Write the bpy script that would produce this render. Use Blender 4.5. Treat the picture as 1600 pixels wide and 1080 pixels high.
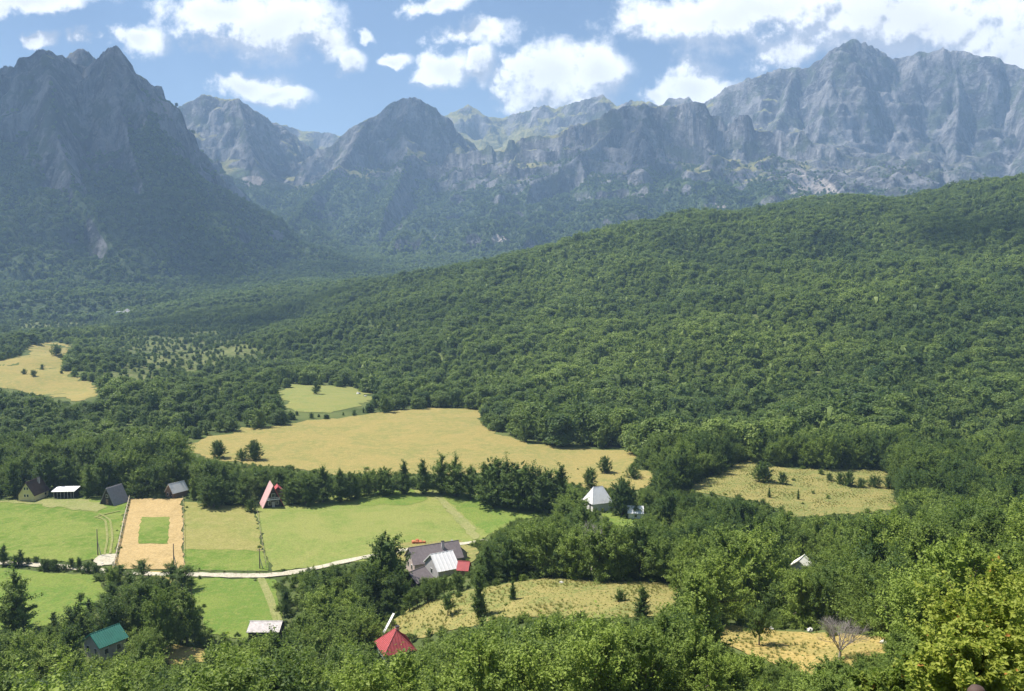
import bpy, bmesh, math, random
import numpy as np
from mathutils import Vector, Matrix
from mathutils.geometry import delaunay_2d_cdt

R = math.radians
for o in list(bpy.data.objects): bpy.data.objects.remove(o)
scene = bpy.context.scene
COL = scene.collection

# ------------------------------------------------------------------ camera
F = 1300.0                                   # focal length in pixels of the 1600 px wide photograph
CAMZ = 76.0
PITCH = math.atan(113.0 / F)
cd = bpy.data.cameras.new('camera'); cam = bpy.data.objects.new('camera', cd); COL.objects.link(cam)
cd.sensor_width = 36.0; cd.lens = 36.0 * F / 1600.0
cd.clip_start = 0.2; cd.clip_end = 60000.0
cam.location = (0, 0, CAMZ); cam.rotation_euler = (math.pi / 2 - PITCH, 0, 0)
scene.camera = cam

# ------------------------------------------------------------------ light, sky, exposure
SUN_AZ, SUN_EL = R(-68), R(57)               # azimuth from +Y, negative = left of the view
sun_dir = Vector((math.sin(SUN_AZ) * math.cos(SUN_EL), math.cos(SUN_AZ) * math.cos(SUN_EL), math.sin(SUN_EL)))
sl = bpy.data.lights.new('sun', 'SUN'); so = bpy.data.objects.new('sun', sl); COL.objects.link(so)
sl.energy = 5.0; sl.angle = R(0.53); sl.color = (1.0, 0.94, 0.85)
so.rotation_euler = sun_dir.to_track_quat('Z', 'Y').to_euler(); so.location = (0, 0, 4000)
EXPOSURE = 0.95
scene.view_settings.view_transform = 'Standard'; scene.view_settings.look = 'None'
scene.view_settings.exposure = EXPOSURE; scene.view_settings.gamma = 1.0
scene.view_settings.use_curve_mapping = False
cy = scene.cycles
cy.max_bounces = 4; cy.diffuse_bounces = 2; cy.glossy_bounces = 1; cy.transmission_bounces = 2
cy.transparent_max_bounces = 32; cy.volume_bounces = 1
cy.caustics_reflective = False; cy.caustics_refractive = False
cy.use_denoising = True
scene.render.engine = 'CYCLES'

CP, SP = math.cos(PITCH), math.sin(PITCH)
def pdir(u, v):                              # view ray of a photograph pixel, y component scaled to 1
    a = (u - 800.0) / F; b = (540.0 - v) / F
    y = CP + b * SP; z = -SP + b * CP
    return a / y, z / y
def at(u, v, d):                             # the point at depth d on that ray
    a, s = pdir(u, v)
    return (a * d, d, CAMZ + s * d)
def project(x, y, z):                        # world -> photograph pixels (arrays allowed)
    zz = z - CAMZ
    fw = y * CP - zz * SP; up = y * SP + zz * CP
    fw = np.maximum(fw, 1e-3)
    return 800 + F * x / fw, 540 - F * up / fw

class NT:                                    # short-hand for node trees
    def __init__(s, t): s.t = t; s.n = t.nodes; s.l = t.links
    def __call__(s, kind, **kw):
        n = s.n.new(kind)
        for k, v in kw.items():
            if k == 'ins':
                for i, x in v.items():
                    if isinstance(x, bpy.types.NodeSocket): s.l.new(x, n.inputs[i])
                    else: n.inputs[i].default_value = x
            else: setattr(n, k, v)
        return n
    def math(s, op, a, b=0.0, clamp=False, c=0.0):
        return s('ShaderNodeMath', operation=op, use_clamp=clamp, ins={0: a, 1: b, 2: c}).outputs[0]
    def ramp(s, x, a, b, lo=0.0, hi=1.0, smooth=True):
        return s('ShaderNodeMapRange', interpolation_type='SMOOTHSTEP' if smooth else 'LINEAR', ins={0: x, 1: a, 2: b, 3: lo, 4: hi}).outputs[0]
    def mix(s, f, a, b, mode='MIX'):
        n = s('ShaderNodeMix', data_type='RGBA', blend_type=mode)
        for i, x in ((0, f), (6, a), (7, b)):
            if isinstance(x, bpy.types.NodeSocket): s.l.new(x, n.inputs[i])
            else: n.inputs[i].default_value = (tuple(x) + (1,))[:4] if i else x
        return n.outputs[2]
    def noise(s, vec, scale, detail=3.0, rough=0.55, dist=0.0):
        n = s('ShaderNodeTexNoise', ins={'Scale': scale, 'Detail': detail, 'Roughness': rough, 'Distortion': dist})
        if vec is not None: s.l.new(vec, n.inputs['Vector'])
        return n.outputs[0]

world = bpy.data.worlds.new('World'); scene.world = world; world.use_nodes = True
w = NT(world.node_tree); w.n.clear()
sky = w('ShaderNodeTexSky', sky_type='NISHITA')
sky.sun_disc = False; sky.sun_elevation = SUN_EL; sky.sun_rotation = SUN_AZ
sky.altitude = 1000.0; sky.air_density = 1.0; sky.dust_density = 0.6; sky.ozone_density = 1.5
bg_sky = w('ShaderNodeBackground', ins={0: sky.outputs[0], 1: 0.06})
tc = w('ShaderNodeTexCoord').outputs['Generated']
sep = w('ShaderNodeSeparateXYZ', ins={0: tc})
yy = w.math('MAXIMUM', sep.outputs[1], 0.05)
uv = w('ShaderNodeCombineXYZ', ins={0: w.math('DIVIDE', sep.outputs[0], yy), 1: w.math('DIVIDE', sep.outputs[2], yy)}).outputs[0]
wn = w('ShaderNodeTexNoise', ins={'Vector': uv, 'Scale': 8.0, 'Detail': 6.0, 'Roughness': 0.6})
warp = w('ShaderNodeVectorMath', operation='MULTIPLY_ADD', ins={0: wn.outputs['Color'], 1: (0.13, 0.09, 0), 2: uv}).outputs[0]
uvw = w('ShaderNodeVectorMath', operation='SUBTRACT', ins={0: warp, 1: (0.065, 0.045, 0)}).outputs[0]
CLOUDS = [(40, -2, 130, 22), (205, 57, 52, 26), (55, 54, 44, 12), (345, 8, 105, 34), (430, 36, 115, 56), (500, 62, 56, 34),
          (548, 90, 30, 28), (402, 143, 64, 34), (455, 160, 46, 18), (620, 86, 26, 16), (572, 48, 22, 12), (690, 8, 50, 20),
          (735, 62, 72, 22), (690, 108, 48, 28), (748, 104, 30, 28), (850, 112, 84, 60), (930, 108, 72, 48), (860, 152, 100, 36),
          (1085, 128, 92, 40), (1010, 150, 54, 24), (1232, 84, 56, 34), (1160, 18, 210, 46), (1420, 36, 300, 80), (1580, 70, 160, 84)]
def cloud_field(vec):
    acc = None
    for (cx, cyy, rx, ry) in CLOUDS:
        a, s_ = pdir(cx, cyy)
        k1, k2 = F / rx, F / ry
        m = w('ShaderNodeVectorMath', operation='MULTIPLY_ADD', ins={0: vec, 1: (k1, k2, 0), 2: (-a * k1, -s_ * k2, 0)}).outputs[0]
        ln = w('ShaderNodeVectorMath', operation='LENGTH', ins={0: m}).outputs['Value']
        acc = ln if acc is None else w('ShaderNodeMath', operation='SMOOTH_MIN', ins={0: acc, 1: ln, 2: 0.25}).outputs[0]
    return w.math('SUBTRACT', 1.0, acc)
# the sky beyond the view goes on with clouds of the same size and cover
plane = w('ShaderNodeCombineXYZ', ins={0: w.math('DIVIDE', sep.outputs[0], w.math('ADD', w.math('MAXIMUM', sep.outputs[2], 0.0), 0.15)),
                                       1: w.math('DIVIDE', sep.outputs[1], w.math('ADD', w.math('MAXIMUM', sep.outputs[2], 0.0), 0.15))}).outputs[0]
gen = w.ramp(w.noise(plane, 1.3, 5.0, 0.55), 0.50, 0.72, -0.6, 0.9, False)
outside = w.math('MAXIMUM', w.ramp(w.math('ABSOLUTE', w('ShaderNodeSeparateXYZ', ins={0: uv}).outputs[0]), 0.66, 0.85),
                 w.ramp(w('ShaderNodeSeparateXYZ', ins={0: uv}).outputs[1], 0.36, 0.5))
fine = w.noise(uv, 16.0, 10.0, 0.62)
def dens(vec):
    f = cloud_field(vec)
    f = w('ShaderNodeMix', data_type='FLOAT', ins={0: outside, 2: f, 3: gen}).outputs[0]
    return f
f0 = w.math('MINIMUM', dens(uvw), 0.95)
shifted = w('ShaderNodeVectorMath', operation='ADD', ins={0: uvw, 1: (-0.014, 0.036, 0)}).outputs[0]
f1 = w.math('MINIMUM', cloud_field(shifted), 0.95)
fine2 = w.noise(w('ShaderNodeVectorMath', operation='ADD', ins={0: uv, 1: (-0.006, 0.010, 0)}).outputs[0], 16.0, 10.0, 0.62)
edge = w.math('MULTIPLY_ADD', fine, 2.7, c=-1.28)
d0 = w.ramp(w.math('ADD', f0, edge), -0.08, 0.58)
lit = w.ramp(w.math('ADD', w.math('SUBTRACT', f0, f1), w.math('MULTIPLY', w.math('SUBTRACT', fine, fine2), 4.0)), -0.38, 0.42)
ccol = w.mix(lit, (0.36, 0.40, 0.48), (0.96, 0.96, 0.96))  # sunlit tops and grey undersides of the sky clouds painted into their colour
thick = w.ramp(f0, 0.35, 0.95, 1.0, 0.80)
bg_cl = w('ShaderNodeBackground', ins={0: ccol, 1: w.math('MULTIPLY', thick, 0.82)})
msh = w('ShaderNodeMixShader', ins={0: w.math('MULTIPLY', d0, 0.95), 1: bg_sky.outputs[0], 2: bg_cl.outputs[0]})
wo = w('ShaderNodeOutputWorld', ins={0: msh.outputs[0]})

# ------------------------------------------------------------------ numpy noise
_rs = np.random.RandomState(7); _perm = _rs.permutation(512).astype(np.int32); _perm = np.concatenate([_perm, _perm])
_ga = _rs.rand(512) * 2 * math.pi; _gx = np.cos(_ga).astype(np.float32); _gy = np.sin(_ga).astype(np.float32)
def perlin(x, y):
    x = np.asarray(x, np.float32); y = np.asarray(y, np.float32)
    xi = np.floor(x).astype(np.int32); yi = np.floor(y).astype(np.int32)
    xf = x - xi; yf = y - yi
    def g(ix, iy, dx, dy):
        h = _perm[_perm[ix & 511] + (iy & 511)]
        return _gx[h] * dx + _gy[h] * dy
    sx = xf * xf * xf * (xf * (xf * 6 - 15) + 10); sy = yf * yf * yf * (yf * (yf * 6 - 15) + 10)
    a = g(xi, yi, xf, yf); b = g(xi + 1, yi, xf - 1, yf); c = g(xi, yi + 1, xf, yf - 1); d = g(xi + 1, yi + 1, xf - 1, yf - 1)
    return (a + sx * (b - a)) * (1 - sy) + (c + sx * (d - c)) * sy
def fbm(x, y, n=4, gain=0.5):
    s = 0; a = 1.0
    for i in range(n): s = s + a * perlin(x * 2 ** i + 17.3 * i, y * 2 ** i - 9.1 * i); a *= gain
    return s
def ridged(x, y, n=4, gain=0.5):
    s = 0; a = 1.0
    for i in range(n):
        s = s + a * (1 - np.abs(perlin(x * 2 ** i + 31.7 * i, y * 2 ** i + 5.3 * i)) * 2.2); a *= gain
    return s
def sstep(x, a, b):
    t = np.clip((x - a) / (b - a), 0, 1); return t * t * (3 - 2 * t)

# ------------------------------------------------------------------ ground: smooth surface through surveyed points
ctrl = []
def cz(u, v, z=0.0):                         # pixel lies on ground of height z
    a, s = pdir(u, v); d = (z - CAMZ) / s; ctrl.append((a * d, d, z))
def cp(u, v, d): ctrl.append(at(u, v, d))    # pixel and depth known
def cdz(u, d, z): ctrl.append(((u - 800) / F * d, d, z))
for p in [(0,785),(0,870),(-300,800),(180,780),(180,890),(290,890),(430,890),(430,790),(560,770),(690,765),(870,795),(740,845),
          (300,970),(440,975),(100,960),(0,980),(-300,930),(165,1025),(300,1000),(300,695),(520,655),(690,638),(830,690),(990,705),(1000,760),
          (750,740),(500,720),(450,620),(560,615),(0,600),(0,570),(150,610),(50,540),(-300,600),(935,795),(990,808),(-300,700),(60,690),(200,650),(300,620)]: cz(*p)
for p in [(1100,760),(1240,790),(1400,790),(1380,738),(1180,730)]: cz(p[0], p[1], 4.0)
for p in [(100,500,1400),(200,494,1400),(0,460,1800),(300,455,1900),(500,450,1500),(300,540,900),(250,560,760),(400,560,740),(-300,460,1800),(450,500,1150),(480,560,720)]: cp(*p)
for p in [(760,655,430),(700,540,700),(700,480,900),(700,435,1100),(600,500,860),(570,455,1150),(800,600,560),(900,560,640),(900,480,850),
          (900,425,1000),(900,380,1150),(800,410,1120),(1000,358,1200),(1100,600,520),(1100,500,700),(1100,400,1000),(1100,339,1250),(1300,650,430),(1300,550,570),
          (1300,450,780),(1300,370,1000),(1300,318,1250),(1500,700,360),(1500,600,470),(1500,500,620),(1500,400,860),(1500,335,1100),
          (1500,297,1250),(1600,650,420),(1600,500,650),(1600,286,1250),(1800,245,1250),(1800,500,600),(1800,700,320),(1000,660,450),(640,600,600)]: cp(*p)
for p in [(1100,1700,95),(1500,1800,130),(800,1600,55),(1900,1900,150),(600,1700,52),(400,2300,60),(1000,2600,90),(0,2500,60),(1600,2700,140),
          (-300,3000,80),(2000,3000,150),(700,4500,120),(0,5500,120),(1600,5500,150),(800,8000,150),(-600,8000,150),(2200,8000,150)]: cdz(*p)
for p in [(0,30,55),(0,60,35),(0,100,13),(0,130,4),(0,160,0),(400,30,57),(400,60,38),(400,100,17),(400,140,3),(620,140,7),(250,120,7),
          (800,60,40),(800,100,24),(1000,60,43),(1000,100,28),(800,30,57),(1200,20,64),(1500,25,62.5),(1600,25,63.5),(1400,40,55),(1200,50,49),
          (1600,50,54),(1450,120,29),(1600,100,36),(1600,160,19),(1600,250,5),(1450,200,10),(1250,160,15),(900,220,4),(1000,230,2),(1150,220,4),(1300,230,4),
          (1800,100,40),(2200,60,55),(-600,60,38),(-600,120,6),(800,12,67),(0,12,66),(1600,12,69),(2600,20,68),(-1200,20,60)]: cdz(*p)
for p in [(650,950,168),(760,920,165),(860,910,160),(1000,915,150),(1060,935,140),(900,960,135),(850,950,140),(700,965,152),
          (1130,985,115),(1200,990,112),(1390,1005,95),(1260,1050,90),(1180,1010,105),(1320,1030,92)]: cp(*p)
for a in range(8):                           # the slope at and behind the viewpoint
    t = a / 8 * 2 * math.pi
    ctrl.append((3 * math.sin(t), 3 * math.cos(t), 74.3 - 0.9 * math.cos(t)))
for a in (115, 150, 180, 210, 245):
    for r, z in ((15, 78), (60, 95), (200, 130), (800, 200), (4000, 300)):
        ctrl.append((r * math.sin(R(a)), r * math.cos(R(a)), z))
C = np.array(ctrl)
def warpc(x, y):
    r = np.sqrt(x * x + y * y) + 0.5; th = np.arctan2(x, y)
    return th * 2.2, np.log(r)
def _phi(d2): return 0.5 * d2 * np.log(d2 + 1e-12)
CA, CB = warpc(C[:, 0], C[:, 1]); N = len(C)
K = _phi((CA[:, None] - CA) ** 2 + (CB[:, None] - CB) ** 2) + np.eye(N) * 0.004
P = np.stack([np.ones(N), CA, CB], 1)
A_ = np.zeros((N + 3, N + 3)); A_[:N, :N] = K; A_[:N, N:] = P; A_[N:, :N] = P.T
W_ = np.linalg.solve(A_, np.concatenate([C[:, 2], np.zeros(3)]))
def ground(x, y):
    x = np.asarray(x, np.float64); y = np.asarray(y, np.float64); sh = x.shape
    a, b = warpc(x.ravel(), y.ravel()); out = np.empty(a.shape)
    for i in range(0, len(a), 40000):
        s = slice(i, i + 40000)
        d2 = (a[s, None] - CA) ** 2 + (b[s, None] - CB) ** 2
        out[s] = _phi(d2) @ W_[:N] + W_[N] + W_[N + 1] * a[s] + W_[N + 2] * b[s]
    rr = np.sqrt(x.ravel() ** 2 + y.ravel() ** 2)
    hill = sstep(rr, 380, 800)
    out += hill * (13 * fbm(x.ravel() / 190.0 + 3, y.ravel() / 190.0, 2) + 5 * fbm(x.ravel() / 65.0, y.ravel() / 65.0, 2))
    return out.reshape(sh)
def hit(u, v, d0=6.0, d1=4000.0):            # where a view ray meets the ground
    a, s = pdir(u, v)
    d = np.exp(np.linspace(math.log(d0), math.log(d1), 700))
    g = ground(a * d, d); zz = CAMZ + s * d
    k = np.argmax(zz < g)
    if zz[k] >= g[k]: k = len(d) - 1
    lo, hi = d[max(k - 1, 0)], d[k]
    f0_ = zz[max(k - 1, 0)] - g[max(k - 1, 0)]; f1_ = zz[k] - g[k]
    dd = lo + (hi - lo) * (f0_ / (f0_ - f1_ + 1e-9)) if k > 0 else hi
    return a * dd, dd
def gz(x, y): return float(ground(np.array([x]), np.array([y]))[0])

# ------------------------------------------------------------------ mesh helpers
def mesh_np(name, verts, faces, mats=(), mat_idx=None, smooth=False):
    """verts (n,3); faces: list of (m,k) int arrays (triangles / quads)"""
    me = bpy.data.meshes.new(name)
    verts = np.asarray(verts, np.float32)
    me.vertices.add(len(verts)); me.vertices.foreach_set('co', verts.ravel())
    faces = [np.asarray(f, np.int32) for f in faces if len(f)]
    loops = np.concatenate([f.ravel() for f in faces])
    sizes = np.concatenate([np.full(len(f), f.shape[1], np.int32) for f in faces])
    starts = np.concatenate([[0], np.cumsum(sizes)[:-1]]).astype(np.int32)
    me.loops.add(len(loops)); me.loops.foreach_set('vertex_index', loops)
    me.polygons.add(len(sizes)); me.polygons.foreach_set('loop_start', starts); me.polygons.foreach_set('loop_total', sizes)
    for m in mats: me.materials.append(m)
    if mat_idx is not None: me.polygons.foreach_set('material_index', np.asarray(mat_idx, np.int32))
    me.polygons.foreach_set('use_smooth', np.full(len(sizes), bool(smooth)) if not isinstance(smooth, np.ndarray) else smooth)
    me.update(); me.validate()
    return me
def link(name, data, parent=None, loc=None, kind=None, label=None, cat=None, group=None):
    o = bpy.data.objects.new(name, data); COL.objects.link(o)
    if parent is not None: o.parent = parent
    if loc is not None: o.location = loc
    for k, v in (('kind', kind), ('label', label), ('category', cat), ('group', group)):
        if v is not None: o[k] = v
    return o
def attr(me, name, arr, typ='FLOAT'):
    a = me.attributes.new(name, typ, 'POINT'); a.data.foreach_set('value', np.asarray(arr)); return a

# ------------------------------------------------------------------ materials
def newmat(name):
    m = bpy.data.materials.new(name); m.use_nodes = True
    t = NT(m.node_tree); t.n.clear()
    out = t('ShaderNodeOutputMaterial')
    return m, t, out
def bsdf(t, out, color, rough=0.85, bump=None, bstr=0.3, bdist=0.1, spec=0.25, metal=0.0):
    b = t('ShaderNodeBsdfPrincipled', ins={'Roughness': rough, 'Specular IOR Level': spec, 'Metallic': metal})
    if isinstance(color, bpy.types.NodeSocket): t.l.new(color, b.inputs['Base Color'])
    else: b.inputs['Base Color'].default_value = tuple(color) + (1,)
    if bump is not None:
        bp = t('ShaderNodeBump', ins={'Strength': bstr, 'Distance': bdist, 'Height': bump}); t.l.new(bp.outputs[0], b.inputs['Normal'])
    t.l.new(b.outputs[0], out.inputs[0]); return b
def geo_pos(t): return t('ShaderNodeNewGeometry').outputs['Position']

def grass_mat(name, c1, c2, c3, s=1.0, stripes=0.0, ang=0.0):
    m, t, out = newmat(name); p = geo_pos(t)
    a = t.noise(p, 0.04 * s, 5, 0.65, 0.8); b = t.noise(p, 0.3 * s, 5, 0.7); c = t.noise(p, 2.2, 4, 0.75)
    col = t.mix(t.ramp(a, 0.40, 0.60), c1, c2)
    col = t.mix(t.math('MULTIPLY', t.ramp(b, 0.42, 0.68), 0.85), col, c3)
    if stripes:
        mp = t('ShaderNodeMapping', ins={0: p, 2: (0, 0, ang)})
        wv = t('ShaderNodeTexWave', ins={'Vector': mp.outputs[0], 'Scale': 0.35, 'Distortion': 2.0, 'Detail': 2.0, 'Detail Scale': 1.2})
        col = t.mix(t.math('MULTIPLY', wv.outputs['Fac'], stripes), col, c3)
    col = t.mix(t.math('MULTIPLY', t.ramp(c, 0.38, 0.62), 0.6), col, t.mix(0.5, col, (0.03, 0.035, 0.012)))
    bsdf(t, out, col, 0.95, t.math('ADD', b, c), 0.5, 0.25, 0.05)
    return m
G = {
 'field_a': grass_mat('mown_grass', (0.105, 0.185, 0.028), (0.180, 0.235, 0.052), (0.225, 0.25, 0.07), 1.3, .14, .4),
 'field_b': grass_mat('dry_hay_grass', (0.255, 0.245, 0.078), (0.20, 0.23, 0.062), (0.31, 0.28, 0.105), 1.0, 0.22, 0.1),
 'field_c': grass_mat('light_grass', (0.175, 0.235, 0.055), (0.245, 0.265, 0.078), (0.26, 0.27, 0.085), 1.2, .16, 1.3),
 'field_d': grass_mat('lush_grass', (0.125, 0.205, 0.038), (0.175, 0.235, 0.05), (0.20, 0.235, 0.06), 1.8, .12, .2),
 'arena': grass_mat('straw_ground', (0.45, 0.325, 0.15), (0.39, 0.285, 0.13), (0.49, 0.365, 0.185), 2.0, 0.12, 1.5),
 'straw': grass_mat('dry_meadow', (0.295, 0.25, 0.09), (0.225, 0.225, 0.076), (0.355, 0.28, 0.105), 1.1, 0.2, 1.2),
 'straw2': grass_mat('dry_pasture', (0.265, 0.24, 0.084), (0.175, 0.20, 0.062), (0.33, 0.27, 0.105), 3.2),
 'green_meadow': grass_mat('pale_green_meadow', (0.20, 0.235, 0.072), (0.245, 0.25, 0.082), (0.27, 0.26, 0.09), 1.5),
 'gold': grass_mat('golden_grass', (0.40, 0.30, 0.10), (0.27, 0.235, 0.075), (0.46, 0.35, 0.14), 5.0),
 'pale': grass_mat('pale_gravel', (0.52, 0.47, 0.36), (0.44, 0.40, 0.30), (0.58, 0.54, 0.44), 3.0),
 'worn': grass_mat('worn_grass', (0.26, 0.265, 0.10), (0.215, 0.245, 0.08), (0.30, 0.29, 0.13), 3.0),
}
m, t, out = newmat('forest_floor'); p = geo_pos(t)
a = t.noise(p, 0.02, 4, 0.6); b = t.noise(p, 0.3, 4, 0.6)
col = t.mix(t.ramp(a, 0.4, 0.62), (0.06, 0.085, 0.028), (0.11, 0.135, 0.045))
col = t.mix(t.math('MULTIPLY', t.ramp(b, 0.5, 0.75), 0.6), col, (0.13, 0.115, 0.06))
scr = t('ShaderNodeAttribute', attribute_name='scrub').outputs['Fac']
col = t.mix(t.math('MULTIPLY', scr, t.ramp(b, 0.42, 0.70, 0.0, 0.75)), col, (0.20, 0.19, 0.085))
bsdf(t, out, col, 0.95, b, 0.6, 0.5, 0.05); M_FLOOR = m

# mountain: limestone, alpine grass, scree and wooded flanks (masks from slope and altitude)
m, t, out = newmat('mountain_rock'); p = geo_pos(t)
st = t('ShaderNodeMapping', ins={0: p, 3: (1, 1, 0.22)}).outputs[0]
n1 = t.noise(st, 0.012, 7, 0.68, 0.4); n2 = t.noise(p, 0.05, 5, 0.65); n3 = t.noise(p, 0.0035, 4, 0.6)
rock = t.mix(t.ramp(n1, 0.40, 0.62), (0.035, 0.038, 0.046), (0.245, 0.24, 0.245))
rock = t.mix(t.math('MULTIPLY', t.ramp(n2, 0.54, 0.70), 0.6), rock, (0.31, 0.30, 0.295))
rock = t.mix(t.math('MULTIPLY', t.ramp(n3, 0.5, 0.7), 0.35), rock, (0.12, 0.115, 0.10))
rock = t.mix(t.math('MULTIPLY', t.ramp(t.noise(p, 0.011, 6, 0.7), 0.50, 0.60), 0.75), rock, (0.055, 0.075, 0.04))
gr = t.mix(t.ramp(n2, 0.35, 0.65), (0.17, 0.18, 0.065), (0.27, 0.245, 0.11))
sc = t.mix(t.ramp(n2, 0.3, 0.7), (0.30, 0.265, 0.235), (0.42, 0.375, 0.34))
fo = t.mix(t.ramp(n2, 0.38, 0.62), (0.030, 0.052, 0.022), (0.085, 0.115, 0.045))
def am(n, lo, hi, k):
    x = t('ShaderNodeAttribute', attribute_name=n).outputs['Fac']
    return t.ramp(t.math('ADD', x, t.math('MULTIPLY_ADD', n2, k, c=-k / 2)), lo, hi)
col = t.mix(am('grass', 0.35, 0.65, 0.9), rock, gr)
col = t.mix(am('forest', 0.4, 0.6, 0.9), col, fo)
col = t.mix(am('scree', 0.35, 0.65, 0.5), col, sc)
hb = t.math('ADD', t.math('MULTIPLY', n1, 40.0), t.math('MULTIPLY', n2, 13.0))
bsdf(t, out, col, 0.95, hb, 1.0, 1.0, 0.05); M_ROCK = m

def leaf_mat(name, dark, light, mode, trans=0.35, nscale=0.6, autumn=None):
    """mode: 'inst' -> tint per instance, 'obj' -> tint from the tree's own colour (r) """
    m, t, out = newmat(name)
    if mode == 'inst': tint = t('ShaderNodeAttribute', attribute_type='INSTANCER', attribute_name='tint').outputs['Fac']
    else: tint = t('ShaderNodeSeparateColor', ins={0: t('ShaderNodeObjectInfo').outputs['Color']}).outputs[0]
    p = geo_pos(t)
    n = t.noise(p, nscale, 2, 0.6); rnd = t('ShaderNodeNewGeometry').outputs['Random Per Island']
    f = t.math('ADD', tint, t.math('ADD', t.math('MULTIPLY_ADD', n, 0.5, c=-0.25), t.math('MULTIPLY_ADD', rnd, 0.3, c=-0.15)), True)
    col = t.mix(f, dark, light)
    if autumn: col = t.mix(t.ramp(rnd, autumn[0], autumn[0] + 0.01), col, autumn[1])
    d = t('ShaderNodeBsdfPrincipled', ins={'Base Color': col, 'Roughness': 0.6, 'Specular IOR Level': 0.28})
    tr = t('ShaderNodeBsdfTranslucent', ins={0: t.mix(0.6, col, (0.24, 0.36, 0.05))})
    mx = t('ShaderNodeMixShader', ins={0: trans, 1: d.outputs[0], 2: tr.outputs[0]})
    t.l.new(mx.outputs[0], out.inputs[0]); return m
M_LEAF_FAR = leaf_mat('far_foliage', (0.042, 0.088, 0.028), (0.228, 0.298, 0.062), 'inst', 0.32, 0.25)
M_LEAF_NEAR = leaf_mat('foliage', (0.046, 0.090, 0.022), (0.262, 0.342, 0.058), 'obj', 0.36, 0.5)
M_LEAF_NEARI = leaf_mat('wood_foliage', (0.046, 0.090, 0.022), (0.262, 0.342, 0.058), 'inst', 0.36, 0.5)
M_LEAF_BUSH = leaf_mat('hazel_foliage', (0.08, 0.15, 0.025), (0.375, 0.41, 0.06), 'obj', 0.42, 1.2, (0.985, (0.45, 0.20, 0.05)))
def plain(name, c, rough=0.8, var=0.25, scale=1.5, spec=0.25, metal=0.0, bump=0.2):
    m, t, out = newmat(name); tcx = t('ShaderNodeTexCoord').outputs['Object']
    n = t.noise(tcx, scale, 5, 0.65); n2 = t.noise(tcx, scale * 9, 3, 0.6)
    col = t.mix(t.math('MULTIPLY', t.ramp(n, 0.35, 0.7), var), c, tuple(x * 0.45 for x in c))
    col = t.mix(t.math('MULTIPLY', t.ramp(n2, 0.5, 0.8), var * 0.6), col, tuple(min(1, x * 1.35 + 0.02) for x in c))
    bsdf(t, out, col, rough, n2, bump, 0.05, spec, metal); return m
M_BARK = plain('bark', (0.115, 0.095, 0.075), 0.9, 0.5, 2.0)
M_DEAD = plain('grey_deadwood', (0.30, 0.27, 0.25), 0.9, 0.4, 2.0)

# ------------------------------------------------------------------ ground mesh
th = np.concatenate([np.linspace(-math.pi, -0.85, 50)[:-1], np.linspace(-0.85, 0.85, 430), np.linspace(0.85, math.pi, 50)[1:]])
rr = np.exp(np.linspace(math.log(1.0), math.log(9000.0), 430))
TH, RR = np.meshgrid(th, rr)
GX, GY = RR * np.sin(TH), RR * np.cos(TH)
GZ = ground(GX, GY)
nt, nr = len(th), len(rr)
ii = (np.arange(nr - 1)[:, None] * nt + np.arange(nt - 1)).ravel()
quads = np.stack([ii, ii + nt, ii + nt + 1, ii + 1], 1)
V = np.stack([GX.ravel(), GY.ravel(), GZ.ravel()], 1)
centre = len(V); V = np.vstack([V, [[0, 0, float(GZ[0].mean())]]])
tri = np.stack([np.arange(nt - 1), np.arange(1, nt), np.full(nt - 1, centre)], 1)
me = mesh_np('ground', V, [quads, tri], [M_FLOOR], smooth=True)
PU, PV = project(V[:, 0], V[:, 1], V[:, 2])
def ell(u, v, cu, cv, ru, rv): return np.clip(1.4 - np.sqrt(((u - cu) / ru) ** 2 + ((v - cv) / rv) ** 2), 0, 1)
def scrub_at(u, v):
    return np.maximum.reduce([ell(u, v, 270, 560, 120, 45), ell(u, v, 215, 590, 60, 25), ell(u, v, 120, 485, 60, 18), ell(u, v, 80, 510, 70, 14),
                              ell(u, v, 1480, 725, 60, 16), ell(u, v, 90, 755, 80, 18), ell(u, v, 370, 545, 50, 30), ell(u, v, 215, 930, 60, 26)])
attr(me, 'scrub', scrub_at(PU, PV).astype(np.float32))
link('ground', me, kind='structure')

# ------------------------------------------------------------------ mountains
def P3(l): return np.array([at(*p) for p in l])
RIDGES = []   # (points, slope near crest, crest depth, slope below, back slope)
def ridge(l, s1=1.35, d1=220.0, s2=0.62, sb=0.9): RIDGES.append((P3(l), s1, d1, s2, sb))
# left massif
ridge([(-400,170,2700),(-250,130,2700),(-120,112,2700),(0,106,2600),(30,98,2550),(50,86,2500),(58,74,2480),(72,73,2480),(80,82,2500),(100,90,2550),(130,104,2650),(150,95,2600),
       (160,84,2550),(168,74,2510),(182,72,2500),(192,88,2480),(203,120,2450),(218,154,2430),(232,188,2400)], 2.9, 110, 0.95, 1.4)
ridge([(232,188,2400),(240,206,2380),(262,238,2360),(300,290,2300),(332,340,2200),(356,392,2050),(372,432,1900)], 1.1, 80, 0.68, 0.9)
ridge([(98,95,3050),(112,82,3050),(125,73,3050),(140,80,3050),(158,98,3050)], 2.0, 250, 0.9)
ridge([(65,72,2480),(72,120,2380),(80,170,2280),(92,225,2170),(108,272,2070),(140,330,1950),(180,390,1850),(225,435,1750)], 1.9, 110, 0.55, 1.2)
ridge([(0,106,2600),(-20,200,2350),(-10,300,2050),(30,385,1850),(60,440,1700)], 1.3, 90, 0.55)
ridge([(176,72,2500),(186,150,2420),(200,215,2340),(222,290,2180),(244,360,2000),(258,420,1850)], 1.9, 120, 0.75, 1.2)
ridge([(-250,130,2700),(-220,260,2300),(-180,360,1950),(-150,440,1700)], 1.3, 90, 0.55)
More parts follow.
